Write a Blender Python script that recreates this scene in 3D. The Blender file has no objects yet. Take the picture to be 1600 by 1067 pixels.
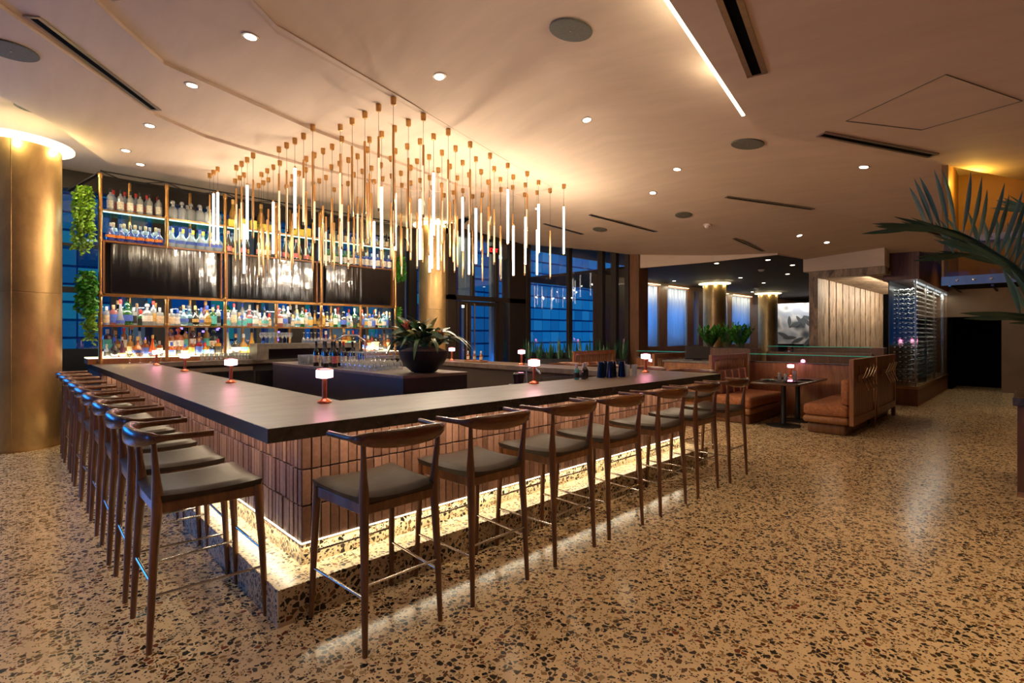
import bpy, bmesh, math, random
from math import pi, sin, cos, radians as R
from mathutils import Vector, Matrix
random.seed(7)
S = bpy.context.scene
C = S.collection
# ---------------------------------------------------------------- camera
cd = bpy.data.cameras.new('camera'); cam = bpy.data.objects.new('camera', cd); C.objects.link(cam)
cam.location = (-1.21, -2.98, 1.53); cam.rotation_euler = (R(90), 0, R(-44.3))
cd.sensor_width = 36; cd.lens = 18.11; cd.shift_y = -0.0066; cd.clip_start = .05; cd.clip_end = 200
S.camera = cam
# ---------------------------------------------------------------- view and world
S.view_settings.view_transform = 'Standard'; S.view_settings.look = 'None'
S.view_settings.exposure = 0.0; S.view_settings.gamma = 1; S.view_settings.use_curve_mapping = False
W = bpy.data.worlds.new('dusk'); S.world = W; W.use_nodes = True
bg = W.node_tree.nodes['Background']; bg.inputs[0].default_value = (0.01, 0.19, 0.75, 1); bg.inputs[1].default_value = 0.30

def lamp(name, kind, loc, energy, color, size=.05, size_y=None, rot=(0, 0, 0), parent=None, spot=None, blend=.6):
    l = bpy.data.lights.new(name, kind); l.energy = energy; l.color = color
    if kind == 'AREA':
        l.size = size
        if size_y: l.shape = 'RECTANGLE'; l.size_y = size_y
    else: l.shadow_soft_size = size
    if kind == 'SPOT': l.spot_size = R(spot or 70); l.spot_blend = blend
    o = bpy.data.objects.new(name, l); C.objects.link(o); o.location = loc; o.rotation_euler = rot
    if parent: o.parent = parent
    return o
WARM = (1, .66, .36); WARM2 = (1, .76, .50); YEL = (1, .88, .64)
BLUE = (.02, .30, 1)
# blue area lights outside the glazing; two unseen ones added for blue highlights
lamp('blue_area_light', 'AREA', (2.4, 9.18, .7), 60, BLUE, 8, .3, (R(110), 0, 0))
lamp('blue_area_light', 'AREA', (-9.6, .5, 1.9), 110, BLUE, 3.4, 1.6, (0, R(-86), 0))  # unseen light added to bring blue in from the left
lamp('blue_area_light', 'AREA', (-5.0, 9.5, 2.0), 420, BLUE, 7.4, 2.4, (R(-90), 0, 0))  # unseen light added for blue reflections on stools and counter
lamp('blue_area_light', 'AREA', (7.6, 7.06, .6), 14, BLUE, 1.6, .2, (R(110), 0, 0))

# ---------------------------------------------------------------- node helpers
def nm(name):
    m = bpy.data.materials.new(name); m.use_nodes = True
    n = m.node_tree; return m, n, n.nodes['Principled BSDF']
def setc(sock, c): sock.default_value = (c[0], c[1], c[2], 1)
def link(n, a, b): n.links.new(a, b)
def texco(n, scale=(1, 1, 1), kind='Object'):
    t = n.nodes.new('ShaderNodeTexCoord'); mp = n.nodes.new('ShaderNodeMapping')
    mp.inputs['Scale'].default_value = scale; link(n, t.outputs[kind], mp.inputs[0]); return mp.outputs[0]
def ramp(n, fac, stops, const=False):
    r = n.nodes.new('ShaderNodeValToRGB'); link(n, fac, r.inputs[0]); e = r.color_ramp.elements
    if const: r.color_ramp.interpolation = 'CONSTANT'
    while len(e) > 1: e.remove(e[-1])
    e[0].position = stops[0][0]; e[0].color = (*stops[0][1], 1)
    for p, c in stops[1:]: x = e.new(p); x.color = (*c, 1)
    return r.outputs[0]
def noise(n, vec, scale, detail=4, rough=.6, dist=0):
    t = n.nodes.new('ShaderNodeTexNoise'); t.inputs['Scale'].default_value = scale; t.inputs['Detail'].default_value = detail
    t.inputs['Roughness'].default_value = rough; t.inputs['Distortion'].default_value = dist
    link(n, vec, t.inputs['Vector']); return t.outputs['Fac']
def bump(n, b, h, strength=.3, dist=.01):
    k = n.nodes.new('ShaderNodeBump'); k.inputs['Strength'].default_value = strength; k.inputs['Distance'].default_value = dist
    link(n, h, k.inputs['Height']); link(n, k.outputs[0], b.inputs['Normal'])
def mat(name, col, rough=.5, metal=0, var=0, vs=8, stretch=(1, 1, 1), bmp=0, spec=.5, coat=0, emit=None, es=0):
    m, n, b = nm(name)
    b.inputs['Roughness'].default_value = rough; b.inputs['Metallic'].default_value = metal
    b.inputs['Specular IOR Level'].default_value = spec; b.inputs['Coat Weight'].default_value = coat
    b.inputs['Coat Roughness'].default_value = .15
    setc(b.inputs['Base Color'], col)
    if var or bmp:
        f = noise(n, texco(n, stretch), vs, 5, .6, .3)
        if var:
            lo = tuple(c * (1 - var) for c in col); hi = tuple(min(1, c * (1 + var)) for c in col)
            link(n, ramp(n, f, [(.3, lo), (.7, hi)]), b.inputs['Base Color'])
        if bmp: bump(n, b, f, bmp)
    if emit:
        setc(b.inputs['Emission Color'], emit); b.inputs['Emission Strength'].default_value = es
    return m
def glow(name, col, s):
    m = bpy.data.materials.new(name); m.use_nodes = True; n = m.node_tree; n.nodes.clear()
    e = n.nodes.new('ShaderNodeEmission'); setc(e.inputs[0], col); e.inputs[1].default_value = s
    o = n.nodes.new('ShaderNodeOutputMaterial'); link(n, e.outputs[0], o.inputs[0]); return m
def glass(name, tint=(.9, .95, .95), gloss=.12, rough=.03, body=0, bodycol=(.5, .5, .5)):
    m = bpy.data.materials.new(name); m.use_nodes = True; n = m.node_tree; n.nodes.clear()
    t = n.nodes.new('ShaderNodeBsdfTransparent'); setc(t.inputs[0], tint)
    g = n.nodes.new('ShaderNodeBsdfGlossy'); g.inputs['Roughness'].default_value = rough
    f = n.nodes.new('ShaderNodeLayerWeight'); f.inputs[0].default_value = .35
    a = n.nodes.new('ShaderNodeMath'); a.operation = 'MULTIPLY_ADD'; link(n, f.outputs['Facing'], a.inputs[0])
    a.inputs[1].default_value = .6; a.inputs[2].default_value = gloss
    mx = n.nodes.new('ShaderNodeMixShader'); link(n, a.outputs[0], mx.inputs[0]); link(n, g.outputs[0], mx.inputs[2])
    base = t.outputs[0]
    if body:
        d = n.nodes.new('ShaderNodeBsdfDiffuse'); setc(d.inputs[0], bodycol); tr = n.nodes.new('ShaderNodeBsdfTranslucent'); setc(tr.inputs[0], bodycol)
        ad = n.nodes.new('ShaderNodeMixShader'); ad.inputs[0].default_value = .5; link(n, d.outputs[0], ad.inputs[1]); link(n, tr.outputs[0], ad.inputs[2])
        m2 = n.nodes.new('ShaderNodeMixShader'); m2.inputs[0].default_value = body; link(n, t.outputs[0], m2.inputs[1]); link(n, ad.outputs[0], m2.inputs[2]); base = m2.outputs[0]
    link(n, base, mx.inputs[1])
    o = n.nodes.new('ShaderNodeOutputMaterial'); link(n, mx.outputs[0], o.inputs[0]); return m
def wood(name, a, b_, rough=.4, scale=3, stretch=(1, 1, 12), bmp=.15, coat=0):
    m, n, b = nm(name)
    v = texco(n, tuple(1 / s if s > 1 else 1 for s in stretch))
    f = noise(n, v, scale * 8, 6, .65, 1.2)
    link(n, ramp(n, f, [(.3, a), (.52, tuple((x + y) / 2 for x, y in zip(a, b_))), (.7, b_)]), b.inputs['Base Color'])
    b.inputs['Roughness'].default_value = rough; b.inputs['Coat Weight'].default_value = coat
    if bmp: bump(n, b, f, bmp, .004)
    return m
def terrazzo(name, base, rough=.16, scale=30, dens=.5):
    m, n, b = nm(name); v = texco(n)
    w = n.nodes.new('ShaderNodeTexNoise'); w.inputs['Scale'].default_value = scale * .9; link(n, v, w.inputs['Vector'])
    ad = n.nodes.new('ShaderNodeVectorMath'); ad.operation = 'MULTIPLY_ADD'; link(n, w.outputs['Color'], ad.inputs[0])
    ad.inputs[1].default_value = (.6 / scale,) * 3; link(n, v, ad.inputs[2])
    last = None
    cols = [(.006, .005, .005), (.008, .007, .006), (.10, .05, .018), (.26, .15, .055), (.17, .05, .02), (.025, .016, .010), (.40, .27, .13)]
    def layer(sc, thr, edge, under, seed):
        o = n.nodes.new('ShaderNodeVectorMath'); o.operation = 'ADD'; link(n, ad.outputs[0], o.inputs[0]); o.inputs[1].default_value = (seed, seed * .7, seed * .3)
        c = n.nodes.new('ShaderNodeTexVoronoi'); c.inputs['Scale'].default_value = sc; link(n, o.outputs[0], c.inputs['Vector'])
        d = n.nodes.new('ShaderNodeTexVoronoi'); d.feature = 'DISTANCE_TO_EDGE'; d.inputs['Scale'].default_value = sc; link(n, o.outputs[0], d.inputs['Vector'])
        sp = n.nodes.new('ShaderNodeSeparateColor'); link(n, c.outputs['Color'], sp.inputs[0])
        lt = n.nodes.new('ShaderNodeMath'); lt.operation = 'LESS_THAN'; link(n, sp.outputs[0], lt.inputs[0]); lt.inputs[1].default_value = thr
        ed = n.nodes.new('ShaderNodeMath'); ed.operation = 'MULTIPLY_ADD'; link(n, sp.outputs[2], ed.inputs[0]); ed.inputs[1].default_value = .16; ed.inputs[2].default_value = edge
        gt = n.nodes.new('ShaderNodeMath'); gt.operation = 'GREATER_THAN'; link(n, d.outputs[0], gt.inputs[0]); link(n, ed.outputs[0], gt.inputs[1])
        mu = n.nodes.new('ShaderNodeMath'); mu.operation = 'MULTIPLY'; link(n, lt.outputs[0], mu.inputs[0]); link(n, gt.outputs[0], mu.inputs[1])
        k = ramp(n, sp.outputs[1], [(0, cols[0]), (.2, cols[1]), (.42, cols[2]), (.56, cols[3]), (.68, cols[4]), (.78, cols[5]), (.9, cols[6])], True)
        mx = n.nodes.new('ShaderNodeMix'); mx.data_type = 'RGBA'; link(n, mu.outputs[0], mx.inputs[0]); link(n, under, mx.inputs[6]); link(n, k, mx.inputs[7])
        return mx.outputs[2]
    f = noise(n, v, 6, 3)
    bs = ramp(n, f, [(.3, tuple(c * .86 for c in base)), (.7, tuple(c * 1.06 for c in base))])
    x = layer(scale * 2.3, dens * .62, .06, bs, 3.1)
    x = layer(scale, dens, .07, x, 0.0)
    link(n, x, b.inputs['Base Color']); b.inputs['Roughness'].default_value = rough; b.inputs['Specular IOR Level'].default_value = .5
    return m

M = {}
M['floor'] = terrazzo('terrazzo_floor', (.78, .59, .34), .2, 35, .56)
M['step'] = terrazzo('terrazzo_step', (.72, .56, .34), .3, 33, .56)
M['ceil'] = mat('ceiling_plaster', (.64, .49, .365), .75, var=.06, vs=5, stretch=(1, .15, 1), spec=.2)
M['dark_ceiling'] = wood('dark_plank_ceiling', (.014, .006, .004), (.04, .018, .010), .75, 1.5, (12, 1, 1))
M['counter'] = mat('stone_counter', (.135, .094, .062), .38, var=.30, vs=9, stretch=(.35, 1, 1), bmp=.04)
M['counter_edge'] = mat('stone_edge', (.04, .033, .03), .24, spec=.9, var=.35, vs=14, bmp=.05)
M['concrete'] = mat('grey_stone', (.12, .10, .08), .45, var=.3, vs=12, bmp=.08)
M['island'] = mat('black_stone', (.016, .014, .013), .33, var=.35, vs=9, bmp=.06)
M['grout'] = mat('grout', (.045, .028, .02), .9)
M['walnut'] = wood('walnut', (.10, .036, .012), (.27, .105, .036), .32, 2.2, (1, 1, 9), .05, .25)
M['walnut_x'] = wood('walnut_horn', (.085, .03, .010), (.25, .095, .03), .25, 2.2, (7, 1, 1), .05, .4)
M['booth'] = wood('booth_oak', (.17, .062, .018), (.36, .15, .048), .42, 2.0, (1, 1, 10), .08, .1)
M['panel'] = wood('wall_panel_wood', (.11, .042, .015), (.22, .092, .034), .45, 2.0, (1, 1, 10), .08)
M['rib'] = wood('wire_brushed_oak', (.07, .04, .022), (.52, .36, .23), .6, 1.0, (1, 1, 4), .6)
M['copper_frame'] = wood('bronze_wood_frame', (.20, .075, .022), (.32, .13, .04), .38, 2, (1, 1, 9), .03)
M['dark_metal'] = mat('dark_bronze', (.03, .022, .018), .45, .6)
M['brass'] = mat('aged_brass', (.50, .27, .09), .33, 1, var=.18, vs=14)
M['rod'] = mat('satin_brass', (.72, .42, .17), .30, 1)
M['column'] = mat('gilded_column', (.55, .35, .135), .37, .75, var=.32, vs=2.5, stretch=(1, 1, .5), bmp=.12)
M['chrome'] = mat('chrome', (.75, .72, .68), .15, 1)
M['steel'] = mat('brushed_steel', (.42, .36, .30), .35, 1, var=.1, vs=20, stretch=(1, 1, .1))
M['leather'] = mat('grey_brown_leather', (.038, .023, .015), .46, var=.35, vs=10, bmp=.25, spec=.35)
M['fabric'] = mat('rust_upholstery', (.33, .125, .052), .8, var=.35, vs=26, bmp=.2, spec=.3)
M['stripe'] = mat('peach_stripe', (.75, .36, .16), .7)
M['stripe_dark'] = mat('plum_fabric', (.22, .085, .05), .8, var=.3, vs=20)
M['black'] = mat('matte_black', (.010, .009, .009), .5)
M['void'] = mat('unlit_black', (.002, .002, .002), .9, spec=.05)  # shade painted as near-black, for openings and slots
M['gloss_black'] = mat('gloss_black', (.01, .01, .012), .18, coat=.3)
M['copper'] = mat('copper_lacquer', (.80, .22, .09), .25, .8)
M['shade'] = glow('pink_white_shade', (1, .60, .72), 4.6)
M['led'] = glow('led_diffuser', (1, .88, .72), 9)
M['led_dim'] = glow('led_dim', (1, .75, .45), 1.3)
M['led_line'] = glow('led_line', (1, .88, .60), 5)
M['cove'] = glow('cove_glow', (1, .86, .52), 2.6)
M['spot'] = glow('downlight_lens', (1, .86, .66), 9)
M['cyan'] = glow('cyan_edge_glow', (.62, 1, .88), 1.6)
M['ledge'] = glow('backlit_ledge', (1, .86, .58), 2.4)
M['cool_led'] = glow('cool_led', (.9, .95, 1), 3)
M['pane'] = glass('window_glass', (.80, .88, .95), .04, .02)
M['glass'] = glass('clear_glass', (.93, .96, .95), .10)
M['stemware'] = glass('stemware_glass', (.93, .96, .95), .22, .03, .16, (.8, .82, .82))
M['shelf_glass'] = glass('shelf_glass', (.5, .9, .78), .14, .05, .35, (.15, .7, .50))
M['glass_edge'] = mat('green_glass_edge', (.02, .35, .22), .1, emit=(.03, .5, .3), es=.25)
M['speaker'] = mat('speaker_grille', (.13, .12, .085), .8, var=.2, vs=60)
M['trim'] = mat('painted_metal_trim', (.42, .33, .25), .4, .3)
M['white'] = mat('white_plastic', (.72, .58, .46), .4)
M['soil'] = mat('soil', (.06, .04, .03), .95, var=.5, vs=30, bmp=.6)
M['moss'] = mat('dried_moss', (.20, .13, .08), .95, var=.5, vs=40, bmp=.8)
M['leaf'] = mat('green_leaf', (.05, .26, .018), .4, var=.5, vs=8)
M['leaf_lit'] = mat('vine_leaf', (.22, .42, .03), .45, var=.5, vs=8)
M['leaf_dark'] = mat('dark_leaf', (.035, .12, .05), .35, var=.5, vs=8)
M['leaf_pale'] = mat('mottled_leaf', (.34, .38, .12), .4, var=.5, vs=25)
M['palm'] = mat('palm_leaf', (.016, .062, .026), .55, var=.4, vs=4)
M['stalk'] = mat('plant_stalk', (.10, .11, .04), .6)
M['flower'] = mat('coral_flower', (.95, .25, .11), .5, var=.25, vs=20)
M['curtain'] = glass('sheer_curtain', (.30, .42, .55), .0, .5, .75, (.50, .60, .72))
M['orange_wall'] = mat('ochre_plaster', (.30, .145, .03), .6, var=.12, vs=3)
M['back'] = mat('brown_plaster', (.20, .13, .08), .8, var=.1, vs=2)
M['mullion'] = mat('dark_bronze_mullion', (.035, .024, .018), .4, .2)
M['fin'] = mat('pale_fin', (.45, .55, .65), .5)
M['marble'] = mat('dark_marble', (.07, .05, .04), .3, var=.8, vs=9)
M['tablet'] = mat('tabletop_wood', (.075, .035, .018), .25, var=.2, vs=12, stretch=(.2, 1, 1), coat=.4)

# ---------------------------------------------------------------- mesh helpers
class MB:
    def __init__(s): s.v = []; s.f = []; s.mi = []; s.cur = 0
    def m(s, i): s.cur = i; return s
    def add(s, vs, fs):
        k = len(s.v); s.v += [tuple(v) for v in vs]; s.f += [tuple(i + k for i in f) for f in fs]; s.mi += [s.cur] * len(fs); return s
    def box(s, x0, x1, y0, y1, z0, z1):
        v = [(x, y, z) for z in (z0, z1) for y in (y0, y1) for x in (x0, x1)]
        return s.add(v, [(0, 2, 3, 1), (4, 5, 7, 6), (0, 1, 5, 4), (2, 6, 7, 3), (0, 4, 6, 2), (1, 3, 7, 5)])
    def bar(s, a, b, w, h=None, up=(0, 0, 1)):
        h = h or w; a = Vector(a); b = Vector(b); d = (b - a).normalized(); up = Vector(up)
        if abs(d.dot(up)) > .98: up = Vector((1, 0, 0))
        r = d.cross(up).normalized() * w / 2; u = r.cross(d).normalized() * h / 2
        v = [p + i * r + j * u for p in (a, b) for i, j in ((-1, -1), (1, -1), (1, 1), (-1, 1))]
        return s.add(v, [(3, 2, 1, 0), (4, 5, 6, 7), (0, 1, 5, 4), (1, 2, 6, 5), (2, 3, 7, 6), (3, 0, 4, 7)])
    def tube(s, pts, rads, n=10, cap=True, flat=1):
        pts = [Vector(p) for p in pts]
        if not isinstance(rads, (list, tuple)): rads = [rads] * len(pts)
        rings = []; prev = None
        for i, p in enumerate(pts):
            d = (pts[min(i + 1, len(pts) - 1)] - pts[max(i - 1, 0)]).normalized()
            if prev is None:
                a = Vector((0, 0, 1)) if abs(d.z) < .9 else Vector((1, 0, 0))
            else: a = prev
            r = d.cross(a).normalized(); u = r.cross(d).normalized(); prev = u
            rings.append([p + rads[i] * (cos(2 * pi * k / n) * r + flat * sin(2 * pi * k / n) * u) for k in range(n)])
        v = [q for rg in rings for q in rg]; f = []
        for i in range(len(pts) - 1):
            for k in range(n): f.append((i * n + k, i * n + (k + 1) % n, (i + 1) * n + (k + 1) % n, (i + 1) * n + k))
        if cap: f.append(tuple(range(n - 1, -1, -1))); f.append(tuple((len(pts) - 1) * n + k for k in range(n)))
        return s.add(v, f)
    def lathe(s, prof, c=(0, 0, 0), n=16, cap0=True, cap1=True):
        v = [(c[0] + r * cos(2 * pi * k / n), c[1] + r * sin(2 * pi * k / n), c[2] + z) for r, z in prof for k in range(n)]; f = []
        for i in range(len(prof) - 1):
            for k in range(n): f.append((i * n + k, i * n + (k + 1) % n, (i + 1) * n + (k + 1) % n, (i + 1) * n + k))
        if cap0: f.append(tuple(range(n - 1, -1, -1)))
        if cap1: f.append(tuple((len(prof) - 1) * n + k for k in range(n)))
        return s.add(v, f)
    def prism(s, poly, z0, z1):
        n = len(poly); v = [(x, y, z0) for x, y in poly] + [(x, y, z1) for x, y in poly]
        return s.add(v, [tuple(range(n - 1, -1, -1)), tuple(range(n, 2 * n))] + [(i, (i + 1) % n, n + (i + 1) % n, n + i) for i in range(n)])
    def slab(s, pts, t):      # polygon with per-vertex heights, thickness upwards
        n = len(pts); v = list(pts) + [(x, y, z + t) for x, y, z in pts]
        return s.add(v, [tuple(range(n)), tuple(range(2 * n - 1, n - 1, -1))] + [(i, n + i, n + (i + 1) % n, (i + 1) % n) for i in range(n)])
    def rbox(s, x0, x1, y0, y1, z0, z1, r=.02, n=4):   # box with rounded vertical corners and softened top
        def ring(d, z):
            o = []
            for cx, cy, a0 in ((x1 - r, y1 - r, 0), (x0 + r, y1 - r, pi / 2), (x0 + r, y0 + r, pi), (x1 - r, y0 + r, 1.5 * pi)):
                for k in range(n + 1):
                    a = a0 + k * pi / 2 / n; o.append((cx + (r - d) * cos(a), cy + (r - d) * sin(a), z))
            return o
        q = min(r, (z1 - z0) / 2) * .8
        rs = [ring(q * .6, z0), ring(0, z0 + q * .6), ring(0, z1 - q), ring(q * .3, z1 - q * .3), ring(q, z1)]
        m_ = len(rs[0]); v = [p for a in rs for p in a]; f = []
        for i in range(len(rs) - 1):
            for k in range(m_): f.append((i * m_ + k, i * m_ + (k + 1) % m_, (i + 1) * m_ + (k + 1) % m_, (i + 1) * m_ + k))
        f.append(tuple(range(m_ - 1, -1, -1))); f.append(tuple((len(rs) - 1) * m_ + k for k in range(m_)))
        return s.add(v, f)
    def leaf(s, base, tip, w, sag=.1, n=5, thick=.0015, up=(0, 0, 1), fold=.15):
        base = Vector(base); tip = Vector(tip); d = tip - base; L = d.length
        if L < 1e-5: return s
        r = d.cross(Vector(up)); r = r.normalized() if r.length > 1e-4 else Vector((1, 0, 0)); u = r.cross(d).normalized()
        v = []; f = []
        for i in range(n + 1):
            t = i / n; p = base + d * t + u * (sin(pi * t) * sag * L); ww = w * (sin(pi * min(1, t * .93 + .05)) ** .8) / 2
            if i == n: ww = w * .02
            v += [p - r * ww + u * fold * ww, p, p + r * ww + u * fold * ww, p - u * thick * 2]
        for i in range(n):
            a = i * 4; b = a + 4
            f += [(a, a + 1, b + 1, b), (a + 1, a + 2, b + 2, b + 1), (a + 2, a + 3, b + 3, b + 2), (a + 3, a, b, b + 3)]
        return s.add(v, f)
    def mesh(s, name, mats, smooth=None):
        me = bpy.data.meshes.new(name); me.from_pydata(s.v, [], s.f)
        for m_ in (mats if isinstance(mats, (list, tuple)) else [mats]): me.materials.append(M[m_] if isinstance(m_, str) else m_)
        me.polygons.foreach_set('material_index', s.mi)
        if smooth:
            me.polygons.foreach_set('use_smooth', [True] * len(me.polygons)); me.update(); me.set_sharp_from_angle(angle=R(smooth))
        me.update(); return me
    def build(s, name, mats, parent=None, loc=None, smooth=None, bevel=0, label=None):
        o = bpy.data.objects.new(name, s.mesh(name, mats, smooth)); C.objects.link(o)
        if parent: o.parent = parent
        if loc: o.location = loc
        if bevel:
            b = o.modifiers.new('bevel', 'BEVEL'); b.width = bevel; b.segments = 2; b.limit_method = 'ANGLE'
        if label: o['label'] = label
        return o
def tag(o, label, cat, group=None, kind=None):
    o['label'] = label; o['category'] = cat
    if group: o['group'] = group
    if kind: o['kind'] = kind
    return o
def struct(o, label=None):
    o['kind'] = 'structure'
    if label: o['label'] = label
    return o
def empty(name, loc=(0, 0, 0), rz=0):
    o = bpy.data.objects.new(name, None); C.objects.link(o); o.location = loc; o.rotation_euler = (0, 0, rz); o.empty_display_size = .1; return o
def dup(o, loc=None, rz=None, parent=None):
    c = o.copy(); C.objects.link(c)
    if parent: c.parent = parent
    if loc is not None: c.location = loc
    if rz is not None: c.rotation_euler = (0, 0, rz)
    for k in list(o.children): dup(k, parent=c)
    return c
ORD = ['first', 'second', 'third', 'fourth', 'fifth', 'sixth', 'seventh', 'eighth', 'ninth', 'tenth', 'eleventh', 'twelfth', 'thirteenth', 'fourteenth', 'fifteenth', 'sixteenth', 'seventeenth', 'eighteenth', 'nineteenth', 'twentieth', 'twenty-first', 'twenty-second', 'twenty-third', 'twenty-fourth', 'twenty-fifth', 'twenty-sixth', 'twenty-seventh', 'twenty-eighth', 'twenty-ninth', 'thirtieth']

# ================================================================ THE SETTING
b = MB(); b.box(-9, 34, -12, 9.2, -.15, 0)
struct(b.build('floor', 'floor'), 'polished cream terrazzo floor with black and brown chips')
# ceiling: folded plaster planes
G = [(-.64, .265, 4.142), (.198, 1.446, 4.227), (.459, 1.674, 4.239), (2.106, 2.115, 4.219), (5.889, 3.225, 4.181), (6.406, 2.247, 4.062), (9.015, -.26, 3.709), (10.605, -1.223, 3.55), (11.182, -1.963, 3.453), (8.645, -2.829, 3.467), (2.002, -2.931, 3.718)]
A2 = [(-.639, .27, 4.146), (.167, 1.348, 4.167), (.417, 1.555, 4.17), (2.034, 2.004, 4.16), (5.781, 3.13, 4.14), (5.766, 4.24, 4.174), (4.719, 4.441, 4.195), (3.156, 4.128, 4.209), (1.684, 3.801, 4.22), (-.092, 3.205, 4.228), (-.462, 2.768, 4.22), (-1.412, 1.48, 4.194)]
B2 = [(-1.407, 1.377, 4.133), (-.478, 2.642, 4.161), (-.116, 3.073, 4.17), (1.631, 3.676, 4.17), (3.087, 4.015, 4.166), (4.641, 4.343, 4.16), (5.688, 4.159, 4.144), (4.265, 5.432, 4.196), (2.284, 5.406, 4.215), (1.514, 5.324, 4.22), (.747, 5.175, 4.223), (.085, 4.782, 4.218), (-1.265, 3.101, 4.182), (-2.052, 2.048, 4.159)]
C2 = [(-2.044, 2.003, 4.136), (-1.265, 3.025, 4.149), (.062, 4.643, 4.17), (.71, 5.023, 4.173), (1.465, 5.175, 4.172), (2.225, 5.264, 4.169), (4.191, 5.319, 4.16), (5.655, 4.125, 4.132), (6.102, 4.15, 4.13), (6.387, 7.022, 4.178), (5.356, 7.109, 4.185), (1.353, 7.285, 4.209), (-.081, 7.322, 4.217), (-.808, 5.852, 4.195), (-2.087, 4.302, 4.175)]
RS = [(2.061, -1.184, 3.85), (4.211, -.884, 3.75), (4.638, -.835, 3.729), (6.56, -2.202, 3.5), (10.223, -4.608, 3.08), (2.454, -3.502, 3.629), (1.241, -1.298, 3.888)]
b = MB()
b.box(-9, 9.5, -12, 9.2, 4.42, 4.6)
b.box(9.5, 34, -12, 9.2, 4.42, 4.6)
saw = lambda L, n, a, c: [(x, y, a if i < n else c) for i, (x, y, z) in enumerate(L)]
b.slab(saw(A2, 5, 4.16, 4.245), .1); b.slab(saw(B2, 7, 4.205, 4.275), .1); b.slab(saw(C2, 8, 4.235, 4.24), .1)
GV = [(-.64, .265, 4.16), (.198, 1.446, 4.16), (.459, 1.674, 4.16), (2.106, 2.115, 4.16), (5.889, 3.225, 4.16), (6.406, 2.247, 4.062), (9.015, -.26, 3.709), (10.605, -1.223, 3.55), (11.182, -1.963, 3.453), (8.645, -2.829, 3.467), (2.002, -2.931, 3.80), (.75, -.05, 4.385), (2.7, .55, 4.37), (5.3, 1.45, 4.22)]
GT = [(0, 1, 11), (1, 2, 11), (2, 12, 11), (2, 3, 12), (3, 13, 12), (3, 4, 13), (4, 5, 13), (5, 6, 13), (6, 9, 13), (6, 7, 9), (7, 8, 9), (9, 10, 13), (10, 12, 13), (10, 11, 12), (10, 0, 11)]
d_, e_, f_, g_, h_ = (5.889, 3.225, 4.181), (6.406, 2.247, 4.062), (9.015, -.26, 3.709), (10.605, -1.223, 3.55), (14.6, -2.6, 3.2)
i_, j_, k_, l_, m_, n_, o_, p_, q_, r_ = (12.64, -1.18, 3.3), (12.48, -.66, 3.3), (11.99, .77, 3.27), (10.74, 1.0, 3.3), (10.79, 2.49, 3.42), (10.53, 4.57, 3.64), (9.82, 4.98, 3.71), (8.91, 6.84, 4.0), (6.93, 7.52, 4.1), (5.75, 4.3, 4.29)
FV = [d_, e_, f_, g_, h_, i_, j_, k_, l_, m_, n_, o_, p_, q_, r_]
TRI = [(0, 1, 11), (1, 10, 11), (1, 9, 10), (1, 2, 9), (2, 8, 9), (2, 7, 8), (2, 3, 7), (3, 6, 7), (3, 5, 6), (3, 4, 5), (0, 11, 12), (0, 12, 14), (14, 12, 13)]
bF = MB(); bF.add(GV, GT); bF.add([(x, y, z + .08) for x, y, z in GV], [t[::-1] for t in GT]); bF.add(FV, [t[::-1] for t in TRI]); bF.add([(x, y, z + .06) for x, y, z in FV], TRI)
CEIL = [struct(bF.build('ceiling', 'ceil', smooth=60), 'sloping plaster ceiling over the booths and entrance')]
b.slab(RS, .45)
# wide lowered run behind the camera and to the right
b.slab([(8.6, -2.8, 3.46), (11.2, -1.95, 3.45), (14.6, -2.55, 3.2), (18, -6, 3.1), (9, -6, 3.2)], .2)
# fascia over the dining room
for p, q in ((k_, l_), (l_, m_), (m_, n_)): 
    b.add([(p[0], p[1], 3.27), (q[0], q[1], 3.27), q, p, (p[0] + .08, p[1] + .02, 3.27), (q[0] + .08, q[1] + .02, 3.27), (q[0] + .08, q[1] + .02, q[2]), (p[0] + .08, p[1] + .02, p[2])], [(0, 1, 2, 3), (7, 6, 5, 4), (0, 4, 5, 1)])
CEIL.append(struct(b.build('ceiling', 'ceil'), 'folded tan plaster ceiling with stepped planes'))
b = MB(); b.prism([(12.0, .78), (10.76, 1.0), (10.81, 2.5), (10.56, 4.58), (10.6, 9.1), (34, 9.1), (34, .78)], 3.3, 3.36)
CEIL.append(struct(b.build('ceiling', 'dark_ceiling'), 'dark wood plank ceiling over the dining room'))
from mathutils.bvhtree import BVHTree
_v = []; _f = []
for _o in CEIL:
    k0 = len(_v); _v += [v.co.copy() for v in _o.data.vertices]; _f += [tuple(i + k0 for i in p.vertices) for p in _o.data.polygons]
BVH = BVHTree.FromPolygons(_v, _f)
def cz(x, y):
    h = BVH.ray_cast(Vector((x, y, 1.5)), Vector((0, 0, 1)))
    return (h[0].z, h[1]) if h[0] else (4.2, Vector((0, 0, -1)))
def stick(o, gap=.003):
    z, nrm = cz(o.location.x, o.location.y); o.location.z = z - gap
    if nrm.z > 0: nrm = -nrm
    o.rotation_euler = Vector((0, 0, -1)).rotation_difference(nrm).to_euler() if nrm.z < -.8 else (0, 0, 0)
    return o
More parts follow.
